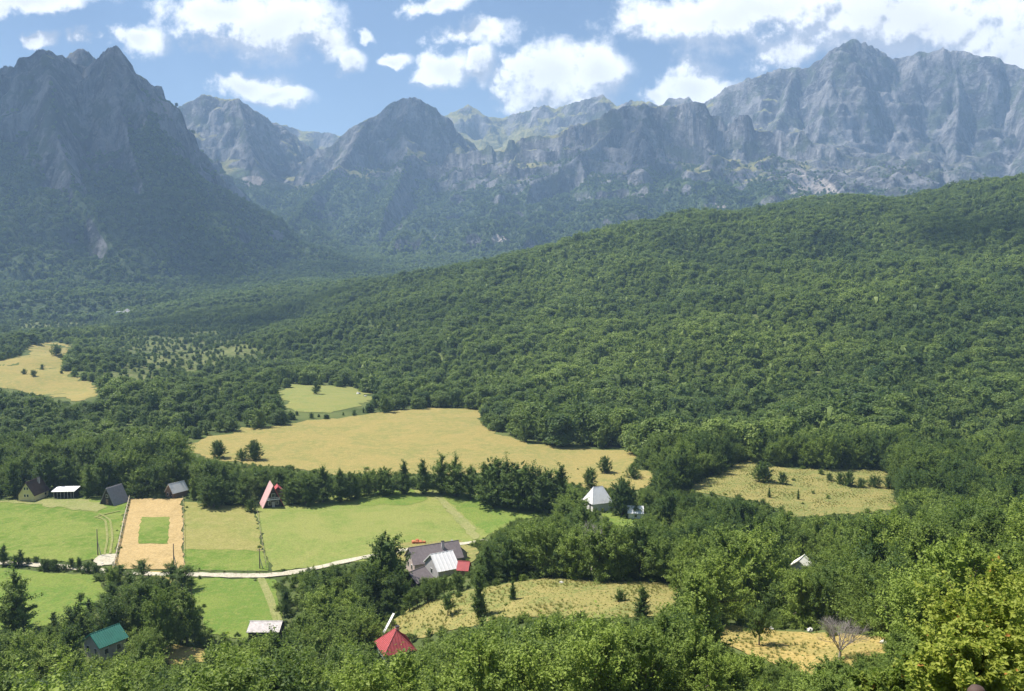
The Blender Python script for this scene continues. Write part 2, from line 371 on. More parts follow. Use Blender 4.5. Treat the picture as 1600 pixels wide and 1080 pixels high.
# second massif with the pale cirque
ridge([(205,140,4300),(250,163,4200),(275,170,4200),(298,156,4100),(322,147,4050),(345,153,4050),(372,155,4000),(395,170,4000),(415,183,4050),(442,199,4200)], 1.7, 180, 0.5, 1.0)
ridge([(372,155,4000),(380,190,3900),(388,225,3800),(400,262,3650),(420,300,3450)], 2.2, 160, 0.5, 0.8)
ridge([(275,170,4200),(262,200,4000),(240,228,3800)], 1.0, 60, 0.4, 0.6)
ridge([(430,190,5300),(470,204,5300),(505,207,5300),(535,212,5200),(575,215,5100)], 1.4, 120, 0.4, 0.9)
ridge([(425,325,3350),(480,345,3000),(520,380,2700),(565,418,2400)], .7, 60, .42, .7)
ridge([(330,300,3500),(395,332,3100),(436,376,2700),(470,418,2350)], .7, 60, .42, .7)
# middle peak and its buttresses
ridge([(515,228,3850),(545,202,3800),(575,186,3800),(592,177,3800),(610,162,3800),(630,153,3800),(650,152,3800),(668,162,3800),(686,178,3850),(700,200,3900),(735,222,4000)], 1.9, 170, 0.6, 1.0)
ridge([(640,151,3800),(630,205,3680),(636,238,3520),(620,285,3250),(602,330,3020),(588,375,2800)], 1.8, 120, 0.6, 1.0)
ridge([(575,186,3800),(545,240,3620),(505,285,3350),(470,325,3100),(430,375,2750)], 1.2, 60, 0.55, 0.9)
ridge([(700,200,3900),(722,240,3720),(745,275,3520),(770,312,3320)], 1.2, 70, 0.5, 0.9)
# back ridge and the big wall on the right
ridge([(675,190,5300),(705,176,5300),(722,170,5250),(732,164,5200),(745,172,5200),(760,184,5200),(790,182,5200),(830,170,5100),(850,163,5000),(870,168,5000),(905,158,4900),(940,149,4800),
       (962,164,4700),(985,156,4600),(1015,158,4500),(1032,166,4500),(1047,151,4500),(1075,152,4450),(1088,164,4400),(1120,150,4300),(1140,135,4250)], 1.3, 170, 0.34, 1.0)
ridge([(1140,135,4250),(1165,125,4200),(1200,111,4150),(1245,101,4100),(1262,104,4080),(1285,92,4050),(1300,78,4000),(1318,66,4000),(1335,61,4000),(1355,69,4000),(1380,80,4000),
       (1396,93,4000),(1410,88,4000),(1440,80,3950),(1475,74,3900),(1490,76,3900),(1530,88,3850),(1557,87,3800),(1570,98,3800),(1600,106,3750),(1700,130,3700),(1900,165,3600),(2100,200,3500)], 1.75, 480, 0.7, 1.2)
ridge([(1318,66,4000),(1298,128,3880),(1275,215,3720),(1260,290,3500)], 1.9, 140, 0.7, 1.4)
ridge([(1245,101,4100),(1225,170,3900),(1200,220,3700)], 1.6, 100, 0.7, 1.2)
ridge([(1490,76,3900),(1500,160,3740),(1490,250,3550),(1470,310,3300)], 1.6, 160, 0.7, 1.2)
ridge([(1396,93,4000),(1400,180,3800),(1385,270,3560)], 1.5, 100, 0.7, 1.2)
ridge([(1600,106,3750),(1612,215,3480),(1600,290,3200)], 1.5, 130, 0.7, 1.2)
# the cliff front in the middle
ridge([(1240,262,3300),(1200,232,3400),(1150,217,3450),(1100,205,3500),(1060,190,3500),(1030,172,3500),(1010,160,3480),(985,166,3480),(958,200,3440),(932,226,3400),(905,242,3360),
       (870,268,3320),(830,284,3300),(790,300,3300),(740,322,3220),(690,340,3120)], 2.6, 120, 0.9, 0.30)
ridge([(1010,160,3480),(1000,210,3380),(1012,260,3240),(1030,305,3080)], 2.2, 120, 0.8, 1.0)
ridge([(1100,205,3500),(1112,250,3340),(1125,300,3120)], 1.8, 100, 0.8, 1.0)
ridge([(905,242,3360),(915,285,3230),(925,325,3080)], 2.0, 90, 0.8, 1.0)
ridge([(830,284,3300),(820,322,3150),(812,355,2980)], 1.8, 70, 0.7, 1.0)

mth = np.linspace(R(-45), R(45), 900); mr = np.concatenate([np.linspace(1500, 3000, 230)[:-1], np.linspace(3000, 4250, 290)[:-1], np.linspace(4250, 5900, 130)])
MT, MR = np.meshgrid(mth, mr); MT = MT.astype(np.float32); MR = MR.astype(np.float32)
MX, MY = MR * np.sin(MT), MR * np.cos(MT)
wx = MX + 75 * fbm(MX / 240, MY / 240, 4) ; wy = MY + 75 * fbm(MX / 240 + 40, MY / 240 - 11, 4)
fmul = 1 + 0.13 * fbm(MX / 190 + 7, MY / 190, 3)
base = 28 + np.maximum(0, MR - 1750) * 0.125 + 14 * fbm(MX / 300, MY / 300, 3)
MZ = base.copy(); NEARD = np.full(MZ.shape, 900.0, np.float32)
for pts, s1, d1, s2, sb in RIDGES:
    hz = np.full(MZ.shape, -1e4, np.float32); hd = np.full(MZ.shape, 2000.0, np.float32)
    tmin, tmax = np.arctan2(pts[:, 0], pts[:, 1]).min() - 0.22, np.arctan2(pts[:, 0], pts[:, 1]).max() + 0.22
    c0, c1 = np.searchsorted(mth, tmin), np.searchsorted(mth, tmax)
    if c1 <= c0: continue
    X = wx[:, c0:c1]; Y = wy[:, c0:c1]; X0 = MX[:, c0:c1]; Y0 = MY[:, c0:c1]; RRm = MR[:, c0:c1]
    bz = np.full(X.shape, -1e4, np.float32); bd = np.full(X.shape, 2000.0, np.float32)
    for a, b in zip(pts[:-1], pts[1:]):
        dx, dy = b[0] - a[0], b[1] - a[1]; L2 = dx * dx + dy * dy + 1e-6
        s = np.clip(((X0 - a[0]) * dx + (Y0 - a[1]) * dy) / L2, 0, 1)
        px, py = a[0] + s * dx, a[1] + s * dy
        dtrue = np.hypot(X0 - px, Y0 - py); k = np.clip(0.12 + dtrue / 150.0, 0, 1)
        d = np.hypot(X0 + (X - X0) * k - px, Y0 + (Y - Y0) * k - py)
        back = RRm > np.hypot(px, py)
        f = np.where(back, sb * d, s1 * np.minimum(d, d1) + s2 * np.maximum(d - d1, 0)) * fmul[:, c0:c1]
        z = a[2] + s * (b[2] - a[2]) - f
        better = z > bz; bz = np.where(better, z, bz); bd = np.where(better, d, bd)
    cur = MZ[:, c0:c1]; better = bz > cur
    MZ[:, c0:c1] = np.where(better, bz, cur); NEARD[:, c0:c1] = np.where(better, bd, NEARD[:, c0:c1])
S0 = np.sqrt((np.gradient(MZ.astype(np.float64))[0] / np.gradient(mr)[:, None]) ** 2 + (np.gradient(MZ.astype(np.float64))[1] / ((mth[1] - mth[0]) * MR)) ** 2)
for _ in range(8): S0 = (S0 + np.roll(S0, 2, 0) + np.roll(S0, -2, 0) + np.roll(S0, 2, 1) + np.roll(S0, -2, 1)) / 5
rough_f = (0.28 + 0.72 * sstep(S0, 0.45, 1.05)).astype(np.float32)
rise = rough_f * np.clip((MZ - base) / 420.0, 0, 1) ** 0.9
away = 1 - np.exp(-NEARD / 110.0)
MZ = MZ + rise * away * (100 * (ridged(MX / 430, MY / 430, 5, 0.56) - 1.3))
MZ = MZ + rise * (0.42 + 0.58 * away) * (22 * (ridged(MX / 130, MY / 130, 4, 0.58) - 1.15)) + rise * 5 * (ridged(MX / 46, MY / 46, 3, .6) - 1.1)
# strata: the walls break into ledges
led = 64.0
q = (MZ + 14 * fbm(MX / 200, MY / 200, 3)) / led; fr = q - np.floor(q)
MZ = MZ + rise * away * led * 0.8 * (sstep(fr, 0.35, 0.85) - fr)
edge_f = sstep(MR, 1500, 1700); MZ = MZ * edge_f + (1 - edge_f) * (ground(MX, MY) - 30)
gzr, gzt = np.gradient(MZ.astype(np.float64)); drr = np.gradient(mr)[:, None]; dtt = (mth[1] - mth[0]) * MR
slope = np.sqrt((gzr / drr) ** 2 + (gzt / dtt) ** 2)
blur = slope.copy()
for _ in range(4): blur = (blur + np.roll(blur, 1, 0) + np.roll(blur, -1, 0) + np.roll(blur, 1, 1) + np.roll(blur, -1, 1)) / 5
MU, MV = project(MX, MY, MZ)
n_big = fbm(MX / 330, MY / 330, 4)
alt = MZ - 76
tl = 430 + 170 * n_big + 40 * (MR < 2900) * (1 - sstep(MU, 250, 420)) - 60 * sstep(MU, 900, 1200)
forest = sstep(1.65 + 0.6 * n_big - blur, -0.3, 0.3) * sstep(tl - alt, -90, 90)
forest *= sstep(600 - alt, 0, 120)
forest *= 1 - 0.75 * sstep(MU, 1150, 1300) * sstep(alt, 120, 320)
forest *= np.where((MR < 2900), 1, 1 - 0.45 * sstep(alt, 250, 420))
grass = sstep(1.05 + 0.6 * n_big - blur, -0.2, 0.3) * (1 - forest) * (1 - .6 * sstep(MU, 1150, 1280))
grass = np.maximum(grass, .8 * np.maximum.reduce([ell(MU, MV, 800, 232, 120, 46), ell(MU, MV, 480, 232, 45, 22), ell(MU, MV, 300, 205, 50, 24), .9 * ell(MU, MV, 1255, 262, 14, 10)]) * (MR > 3250) * sstep(1.9 - blur, -.2, .5) * (1 - forest * .5))
scree = np.maximum.reduce([ell(MU, MV, 1290 + (MV - 300) * .5, 302, 22, 26) * (MR < 3600), ell(MU, MV, 1248, 290, 16, 34) * (MR < 3600), ell(MU, MV, 395, 283, 22, 9), ell(MU, MV, 782, 372, 16, 7),
                           0.8 * ell(MU, MV, 1120, 322, 24, 8)])
iy = (np.arange(len(mr) - 1)[:, None] * len(mth) + np.arange(len(mth) - 1)).ravel()
me = mesh_np('mountain', np.stack([MX.ravel(), MY.ravel(), MZ.ravel()], 1), [np.stack([iy, iy + len(mth), iy + len(mth) + 1, iy + 1], 1)[:, ::-1]], [M_ROCK], smooth=True)
attr(me, 'forest', forest.astype(np.float32).ravel()); attr(me, 'grass', grass.astype(np.float32).ravel()); attr(me, 'scree', scree.astype(np.float32).ravel())
link('mountain', me, kind='structure')

# ------------------------------------------------------------------ fields, meadows, road (pixel outlines laid on the ground)
FIELDS = {}      # name -> (pixel polygon, world polygon)
def inpoly(px, py, poly):
    px = np.asarray(px, float); py = np.asarray(py, float); r = np.zeros(px.shape, bool); n = len(poly)
    for i in range(n):
        x0, y0 = poly[i]; x1, y1 = poly[(i + 1) % n]
        c = ((y0 > py) != (y1 > py)) & (px < (x1 - x0) * (py - y0) / (y1 - y0 + 1e-12) + x0)
        r ^= c
    return r
rng = np.random.RandomState(3)
def densify(poly, step, jit):
    out = []
    for i in range(len(poly)):
        a = np.array(poly[i]); b = np.array(poly[(i + 1) % len(poly)]); L = np.hypot(*(b - a)); n = max(1, int(L / step))
        for k in range(n):
            q = a + (b - a) * k / n
            out.append(q + (rng.randn(2) * jit))
    return out
def sheet(name, key, pix, lift=0.12, jit=0.35, step=2.0, inner=4.0, label=None, world_poly=None, vis=True):
    wp = world_poly or [hit(u, v) for u, v in pix]
    ring = densify(wp, step, jit)
    if name == 'meadow':
        ra = np.array(ring); k_ = 0.012 * ra[:, 1]
        ring = [np.array([q[0] + w1, q[1] + w2]) for q, w1, w2 in zip(ring, k_ * fbm(ra[:, 0] / 14, ra[:, 1] / 14, 3), k_ * 1.6 * fbm(ra[:, 0] / 14 + 9, ra[:, 1] / 14, 3))]
    pts = [Vector((float(q[0]), float(q[1]))) for q in ring]; n = len(pts)
    xs = [q[0] for q in ring]; ys = [q[1] for q in ring]
    gx, gy = np.meshgrid(np.arange(min(xs), max(xs), inner), np.arange(min(ys), max(ys), inner))
    gx = gx.ravel() + rng.uniform(-.8, .8, gx.size); gy = gy.ravel() + rng.uniform(-.8, .8, gy.size)
    ok = inpoly(gx, gy, ring)
    pts += [Vector((float(a), float(b))) for a, b in zip(gx[ok], gy[ok])]
    v, e, f, *_ = delaunay_2d_cdt(pts, [], [list(range(n))], 1, 1e-4)
    v = np.array([(q.x, q.y) for q in v]); z = ground(v[:, 0], v[:, 1]) + lift
    f = [q for q in f if len(q) == 3]
    fa = np.array(f)
    nrm = np.cross(np.c_[v[fa[:, 1]] - v[fa[:, 0]], np.zeros(len(fa))], np.c_[v[fa[:, 2]] - v[fa[:, 0]], np.zeros(len(fa))])[:, 2]
    fa[nrm < 0] = fa[nrm < 0][:, ::-1]
    me = mesh_np(name, np.c_[v, z], [fa], [G[key]], smooth=True)
    o = link(name, me, kind='structure', label=label)
    FIELDS[o.name] = (pix, [tuple(q) for q in ring[::2]] if name == 'meadow' else wp, vis)
    return o
sheet('field', 'field_a', [(-140,786),(20,783),(75,783),(150,778),(203,776),(196,800),(178,872),(150,874),(110,880),(60,874),(-140,862)])
sheet('paddock', 'arena', [(204,780),(284,780),(287,890),(176,890),(190,840)], 0.16)
sheet('paddock_grass', 'field_a', [(221,809),(265,809),(262,851),(215,851)], 0.22, 0.15, 1.5, 3)
sheet('field', 'field_b', [(287,784),(330,790),(395,790),(402,820),(412,862),(360,860),(288,858)], 0.16)
sheet('field', 'field_a', [(288,855),(360,857),(412,859),(420,892),(288,894)], 0.13)
sheet('field', 'field_c', [(399,792),(440,792),(560,768),(680,764),(760,775),(872,794),(885,802),(845,806),(800,818),(758,840),(735,850),(640,866),(560,878),(424,893),(414,862),(404,820)], 0.14)
sheet('field', 'field_d', [(560,768),(640,766),(668,780),(640,790),(560,790)], 0.2, 0.6)
sheet('field', 'field_d', [(684,768),(760,776),(872,795),(885,802),(845,806),(800,818),(765,835),(735,815)], 0.2, 0.3)
sheet('track', 'worn', [(672,766),(682,767),(738,822),(750,842),(738,845),(722,825)], 0.26, 0.3)
sheet('field', 'field_d', [(-140,888),(20,889),(90,897),(152,899),(165,930),(150,950),(100,972),(40,985),(-140,990)], 0.14)
sheet('field', 'field_d', [(298,904),(428,906),(436,945),(446,985),(380,1000),(325,990),(302,945)], 0.14)
sheet('field', 'worn', [(-20,783),(140,780),(170,792),(150,800),(60,790)], 0.2, 0.8)
sheet('meadow', 'straw', [(283,697),(330,683),(380,671),(450,662),(520,655),(600,644),(690,637),(748,640),(757,668),(800,684),(830,692),(900,701),(990,706),(1000,716),(985,728),(1025,742),(1010,765),(930,768),
                          (900,755),(760,742),(640,742),(520,742),(420,730),(360,725),(310,712)], 0.15, 0.6, 3.0, 6.0)
sheet('meadow', 'green_meadow', [(434,612),(455,601),(500,602),(560,606),(584,622),(565,634),(520,645),(450,640)], 0.16, 0.6, 3, 6)
sheet('meadow', 'straw', [(-160,566),(0,570),(40,552),(48,536),(78,534),(112,538),(100,556),(97,578),(120,592),(150,604),(158,618),(120,628),(60,614),(0,605),(-160,590)], 0.2, 0.8, 4, 8)
sheet('meadow', 'straw2', [(1055,770),(1110,748),(1165,717),(1180,730),(1240,735),(1380,733),(1392,745),(1396,770),(1408,798),(1330,806),(1240,806),(1160,780)], 0.15, 0.5, 2.5, 5)
sheet('meadow', 'straw2', [(600,985),(640,950),(700,932),(760,917),(860,906),(960,910),(1062,915),(1058,940),(1045,965),(900,970),(820,962),(740,975),(660,1000)], 0.15, 0.4, 2, 4)
sheet('meadow', 'gold', [(1112,972),(1200,983),(1300,990),(1388,998),(1402,1015),(1395,1035),(1330,1045),(1265,1058),(1195,1030),(1130,1008)], 0.15, 0.3, 1.5, 3)
sheet('lawn', 'field_d', [(938,804),(960,802),(1000,812),(996,832),(960,822)], 0.2, 0.3)
sheet('yard', 'straw2', [(600,850),(720,846),(750,860),(740,880),(640,880),(605,870)], 0.2, 0.3)
sheet('yard', 'gold', [(255,1015),(275,1008),(320,1015),(322,1035),(262,1040)], 0.16, 0.3)
sheet('yard', 'gold', [(235,893),(265,893),(266,915),(236,912)], 0.16, 0.3, vis=False)
sheet('gravel_patch', 'pale', [(146,876),(158,868),(182,866),(177,884),(150,886)], 0.24, 0.25, 1, 2)
def strip(name, key, pix, width, lift):
    pts = [np.array(hit(u, v)) for u, v in pix]
    L, Rr = [], []
    fine_ = []
    for a, b in zip(pts[:-1], pts[1:]):
        n = max(1, int(np.hypot(*(b - a)) / 2.0)); fine_ += [a + (b - a) * k / n for k in range(n)]
    fine_.append(pts[-1]); fine_ = np.array(fine_)
    for _ in range(3): fine_[1:-1] = (fine_[:-2] + 2 * fine_[1:-1] + fine_[2:]) / 4
    tg = np.gradient(fine_, axis=0); tg /= np.linalg.norm(tg, axis=1)[:, None] + 1e-9
    nn = np.c_[-tg[:, 1], tg[:, 0]]
    rows = []
    for s in (-0.5, -0.17, 0.17, 0.5): rows.append(fine_ + nn * (s * width * (1 + 0.12 * rng.randn(len(fine_), 1) * (abs(s) > .4))))
    v = np.stack(rows, 1).reshape(-1, 2); z = ground(v[:, 0], v[:, 1]) + lift
    n = len(fine_); q = []
    for i in range(n - 1):
        for k in range(3): q.append((i * 4 + k, (i + 1) * 4 + k, (i + 1) * 4 + k + 1, i * 4 + k + 1))
    q = np.array(q)
    me = mesh_np(name, np.c_[v, z], [q], [G[key]], smooth=True)
    if me.polygons[0].normal.z < 0: me.flip_normals()
    return link(name, me, kind='structure'), fine_
road, road_c = strip('road', 'pale', [(-160,868),(0,880),(60,884),(130,890),(200,897),(300,899),(425,901),(480,892),(540,878),(600,866),(650,858),(720,851),(760,845)], 2.7, 0.26)
strip('track', 'worn', [(405,905),(418,935),(432,975)], 0.9, 0.3)
strip('track', 'worn', [(411,905),(424,935),(440,975)], 0.9, 0.3)
for pl in ([(148,808),(165,812),(168,845),(163,868)], [(155,804),(172,812),(176,840),(172,866)], [(150,808),(170,803),(188,799)]): strip('track', 'worn', pl, 0.6, 0.3)

# ------------------------------------------------------------------ trees: prototypes
_b = bmesh.new(); bmesh.ops.create_icosphere(_b, subdivisions=1, radius=1); ICO1 = (np.array([v.co[:] for v in _b.verts]), np.array([[v.index for v in f.verts] for f in _b.faces])); _b.free()
_b = bmesh.new(); bmesh.ops.create_icosphere(_b, subdivisions=2, radius=1); ICO2 = (np.array([v.co[:] for v in _b.verts]), np.array([[v.index for v in f.verts] for f in _b.faces])); _b.free()
class Geo:
    def __init__(s): s.v = []; s.q = []; s.t = []; s.qm = []; s.tm = []; s.n = 0
    def add(s, v, quads=None, tris=None, mat=0):
        if quads is not None and len(quads): s.q.append(np.asarray(quads) + s.n); s.qm.append(np.full(len(quads), mat))
        if tris is not None and len(tris): s.t.append(np.asarray(tris) + s.n); s.tm.append(np.full(len(tris), mat))
        s.v.append(np.asarray(v, float)); s.n += len(v)
    def mesh(s, name, mats, smooth=False):
        f = []; mi = []
        if s.q: f.append(np.concatenate(s.q)); mi.append(np.concatenate(s.qm))
        if s.t: f.append(np.concatenate(s.t)); mi.append(np.concatenate(s.tm))
        return mesh_np(name, np.concatenate(s.v), f, mats, np.concatenate(mi), smooth)
def tube(g, pts, rad, sides=6, mat=0):
    pts = np.asarray(pts, float); n = len(pts); tg = np.gradient(pts, axis=0); vs = []
    for i in range(n):
        tt = tg[i] / (np.linalg.norm(tg[i]) + 1e-9); a = np.cross(tt, (0.3, 0.9, 0.31)); a /= np.linalg.norm(a) + 1e-9; b = np.cross(tt, a)
        for k in range(sides):
            an = 2 * math.pi * k / sides; vs.append(pts[i] + rad[i] * (math.cos(an) * a + math.sin(an) * b))
    q = [(i * sides + k, i * sides + (k + 1) % sides, (i + 1) * sides + (k + 1) % sides, (i + 1) * sides + k) for i in range(n - 1) for k in range(sides)]
    vs.append(pts[-1] + tg[-1] * 0.05); last = len(vs) - 1
    tr = [((n - 1) * sides + k, (n - 1) * sides + (k + 1) % sides, last) for k in range(sides)]
    g.add(vs, q, tr, mat)
def lobes_round(rs, W=0.62, z0=0.22, n=13, rmin=0.12, rmax=0.22, top=1.0):
    L = []
    zc, hz = (z0 + top) / 2, (top - z0) / 2
    for i in range(n):
        while True:
            d = rs.uniform(-1, 1, 3)
            if np.dot(d, d) < 1: break
        r = rs.uniform(rmin, rmax)
        c = np.array([d[0] * (W / 2 - r * 0.75), d[1] * (W / 2 - r * 0.75), zc + d[2] * (hz - r * 0.8)])
        L.append((c, np.array([r * 1.05, r * 1.05, r * rs.uniform(0.75, 0.98)])))
    for i in range(5 if z0 < .1 else 0):
        a = i * 1.257 + rs.uniform(-.4, .4); r = rmax * rs.uniform(.8, 1.0)
        L.append((np.array([math.cos(a) * W * .27, math.sin(a) * W * .27, z0 + r * .8]), np.array([r, r, r])))
    L.append((np.array([0, 0, zc + hz * 0.1]), np.array([W * .30, W * .30, hz * .68])))
    return L
def lobes_column(rs, W=0.36, n=10, z0=0.1):
    L = []
    for i in range(n):
        f = (i + 0.5) / n; z = z0 + (0.98 - z0) * f; rad = W / 2 * (math.sin(math.pi * min(1, 0.22 + 0.80 * f)) ** 0.7)
        a = rs.uniform(0, 6.28); r = max(0.05, rad * rs.uniform(.6, .8))
        L.append((np.array([math.cos(a) * rad * .4, math.sin(a) * rad * .4, min(z, 1 - r * .9)]), np.array([r, r, r * 1.15])))
    return L
def crown_geo(g, rs, lobes, nleaf, size, core=0.80, ico=ICO1, mat=0, aspect=1.45, spread=(0.66, 1.16)):
    for c, r in lobes:
        v = ICO1[0] if ico is ICO1 else ICO2[0]; f = ico[1]
        k = 1 + 0.16 * rs.randn(len(v), 1)
        if core > 0: g.add(c + v * k * r * core, None, f, mat)
    area = np.array([np.prod(r) ** (2 / 3) for _, r in lobes]); area /= area.sum()
    idx = rs.choice(len(lobes), nleaf * 2, p=area)
    d = rs.randn(nleaf * 2, 3); d /= np.linalg.norm(d, axis=1)[:, None]
    d[:, 2] = np.where(d[:, 2] < -0.45, -d[:, 2], d[:, 2])
    cen = np.array([c for c, _ in lobes])[idx]; rad = np.array([r for _, r in lobes])[idx]
    p = cen + d * rad * rs.uniform(spread[0], spread[1], (len(idx), 1))
    keep = np.ones(len(p), bool)
    for j, (c, r) in enumerate(lobes):
        ins = (((p - c) / (r * 0.80)) ** 2).sum(1) < 1
        keep &= ~(ins & (idx != j))
    p = p[keep][:nleaf]; d = d[keep][:nleaf]; n = len(p)
    nrm = d * 0.7 + rs.randn(n, 3) * 0.6 + np.array([0, 0, 0.7]); nrm /= np.linalg.norm(nrm, axis=1)[:, None]
    a = np.cross(nrm, rs.randn(n, 3)); a /= np.linalg.norm(a, axis=1)[:, None]; b = np.cross(nrm, a)
    sz = size * rs.uniform(0.6, 1.35, (n, 1))
    a = a * sz * aspect * 0.5; b = b * sz * 0.5
    bend = nrm * sz * 0.18
    vv = np.stack([p - a - bend, p + b * 0.9 - a * 0.1, p + a - bend, p - b * 0.9 - a * 0.1], 1).reshape(-1, 3)
    q = np.arange(4 * n).reshape(-1, 4)
    g.add(vv, q, None, mat)
def trunk_geo(g, rs, lobes, H0=0.35, r0=0.022, mat=0, limbs=5):
    top = np.array([rs.uniform(-.02, .02), rs.uniform(-.02, .02), 0.72])
    tube(g, [(0, 0, -0.04), (0, 0, 0.02), (rs.uniform(-.01, .01), 0, H0 * .6), top * [1, 1, .62], top], [r0 * 1.7, r0 * 1.15, r0 * .9, r0 * .6, r0 * .2], 6, mat)
    for c, r in lobes[:limbs]:
        s = np.array([0, 0, rs.uniform(.18, .42)]); mid = (s + c) / 2 + rs.uniform(-.03, .03, 3)
        tube(g, [s, mid, c], [r0 * .5, r0 * .32, r0 * .1], 4, mat)

def crown_sprays(g, rs, W, z0, nspray, nleaf, size, shape='round', mat=0, core=0.26, aspect=1.5, top=1.0, lf=1.0):
    """an uneven crown made of leafy sprays at twig ends, with gaps between them"""
    ph = rs.uniform(0, 6.28, 6); am = rs.uniform(.10, .24, 3)
    def env(t, az):
        if shape == 'round': r = np.clip(1 - (np.abs(t - .46) / .57) ** 2.1, .03, 1) ** .5
        elif shape == 'cone': r = 1.02 * (1 - t) ** 0.72 * np.clip(t * 7, .35, 1)
        else: r = np.clip(t * 6, 0.55, 1) * (1 - t ** 2.6) ** 0.7
        n = 1 + am[0] * np.sin(2 * az + ph[0] + 3 * t) + am[1] * np.sin(3 * az + ph[1] - 7 * t) + am[2] * np.sin(5 * az + ph[2] + 11 * t)
        return W * .44 * r * n
    tc_ = rs.uniform(0.02, 1, nspray * 6); wt = env(tc_, tc_ * 40) + .03 * W; t = rs.choice(tc_, nspray, p=wt / wt.sum()); az = rs.uniform(0, 6.28, nspray); rho = np.sqrt(rs.uniform(.06, 1.0, nspray))
    rr_ = env(t, az) * rho; zz = z0 + (top - z0) * t * (1 - .10 * np.abs(np.sin(az * 1.5 + ph[3])) * rho)
    cen = np.stack([np.cos(az) * rr_, np.sin(az) * rr_, zz], 1)
    ax = np.stack([np.cos(az) * rho, np.sin(az) * rho, .25 + .75 * t], 1) + rs.randn(nspray, 3) * .28; ax /= np.linalg.norm(ax, axis=1)[:, None]
    ln = rs.uniform(.042, .105, nspray) * (.7 + .5 * rho) * (W / .7) ** .5 * lf
    if core > 0:                              # leafy inner mass
        v = ICO2[0]; a_ = np.arctan2(v[:, 1], v[:, 0]); tt = np.clip((v[:, 2] + 1) / 2, .02, .97)
        rad = env(tt, a_) * core * (1 + .3 * rs.randn(len(v)))
        g.add(np.stack([np.cos(a_) * rad, np.sin(a_) * rad, z0 + (top - z0) * (.08 + .80 * tt)], 1), None, ICO2[1], mat)
    k = rs.randint(0, nspray, nleaf)
    q = rs.randn(nleaf, 3) * .42
    al = np.clip(rs.randn(nleaf), -1.6, 1.9)
    p = cen[k] + ax[k] * (al * ln[k])[:, None] + q * (ln[k] * .62)[:, None]
    p[:, 2] = np.maximum(p[:, 2], .012)
    nrm = ax[k] * .45 + rs.randn(nleaf, 3) * .62 + np.array([0, 0, .65]); nrm /= np.linalg.norm(nrm, axis=1)[:, None]
    a = np.cross(nrm, rs.randn(nleaf, 3)); a /= np.linalg.norm(a, axis=1)[:, None]; b = np.cross(nrm, a)
    sz = size * rs.uniform(.55, 1.4, (nleaf, 1)); a = a * sz * aspect * .5; b = b * sz * .5; bend = nrm * sz * .16
    vv = np.stack([p - a - bend, p + b * .9 - a * .1, p + a - bend, p - b * .9 - a * .1], 1).reshape(-1, 3)
    g.add(vv, np.arange(4 * nleaf).reshape(-1, 4), None, mat)
    return [(c, None) for c in cen[np.argsort(-rho)][::max(1, nspray // 14)]]
NEAR = {}     # kind -> list of (crown mesh, trunk mesh)
def near_proto(kind, seeds, build, mat=M_LEAF_NEAR):
    NEAR[kind] = []
    for s in seeds:
        rs = np.random.RandomState(s)
        g = Geo(); L = build(g, rs); cm = g.mesh('crown', [mat])
        g = Geo(); trunk_geo(g, rs, L, mat=0, limbs=12); tm = g.mesh('trunk', [M_BARK], True)
        NEAR[kind].append((cm, tm))
near_proto('round', range(10, 16), lambda g, rs: crown_sprays(g, rs, rs.uniform(.62, .84), rs.uniform(.05, .14), 150, 11500, .0215, 'round', lf=rs.choice([.62, .95])))
near_proto('dense', range(20, 24), lambda g, rs: crown_sprays(g, rs, rs.uniform(.70, .84), .03, 260, 13000, .021, 'round', core=.45, lf=.55))
near_proto('tall', range(30, 34), lambda g, rs: crown_sprays(g, rs, rs.uniform(.40, .54), .05, 110, 10500, .0205, 'oval'))
near_proto('column', range(40, 43), lambda g, rs: crown_sprays(g, rs, rs.uniform(.34, .44), .03, 100, 9000, .020, 'cone', core=.55))
near_proto('open', range(50, 53), lambda g, rs: crown_sprays(g, rs, rs.uniform(.62, .8), .24, 60, 5200, .023, 'round', core=.3))
near_proto('bush', range(60, 64), lambda g, rs: crown_sprays(g, rs, rs.uniform(1.0, 1.35), .0, 90, 6500, .038, 'round'))
FARC = bpy.data.collections.new('far_tree_kinds'); NEARC = bpy.data.collections.new('near_tree_kinds'); TINYC = bpy.data.collections.new('distant_tree_kinds')
def proto_obj(col, name, g, mats):
    o = bpy.data.objects.new(name, g.mesh(name, mats)); col.objects.link(o)
for i, s in enumerate(range(100, 109)):
    rs = np.random.RandomState(s); g = Geo()
    if i < 4: L = lobes_round(rs, rs.uniform(.7, .95), .06, 13, .10, .22); crown_geo(g, rs, L, 1700, 0.050, 0.70, ICO1, 0)
    elif i < 7: crown_sprays(g, rs, rs.uniform(.65, .95), .04, 60, 1900, .044, 'round', core=.6)
    else: crown_sprays(g, rs, rs.uniform(.42, .52), .03, 50, 1700, .042, 'cone' if i == 8 else 'oval', core=.62)
    tube(g, [(0, 0, -.05), (0, 0, .4)], [.03, .02], 4, 1)
    proto_obj(FARC, 'far_tree_%02d' % i, g, [M_LEAF_FAR, M_BARK])
for i, s in enumerate(range(120, 125)):
    rs = np.random.RandomState(s); L = lobes_round(rs, rs.uniform(.7, .9), .1, 6, .18, .27)
    g = Geo(); crown_geo(g, rs, L, 170, 0.15, 0.80, ICO1, 0)
    proto_obj(TINYC, 'distant_tree_%02d' % i, g, [M_LEAF_FAR])
NOFF = {'round': 0, 'tall': 6, 'column': 10, 'open': 13, 'bush': 16}
k = 0
for kind in ('round', 'tall', 'column', 'open', 'bush'):
    for cm, tm in NEAR[kind]:
        o = bpy.data.objects.new('near_tree_%02d' % k, cm); NEARC.objects.link(o); k += 1
        o.material_slots[0].link = 'OBJECT'; o.material_slots[0].material = M_LEAF_NEARI

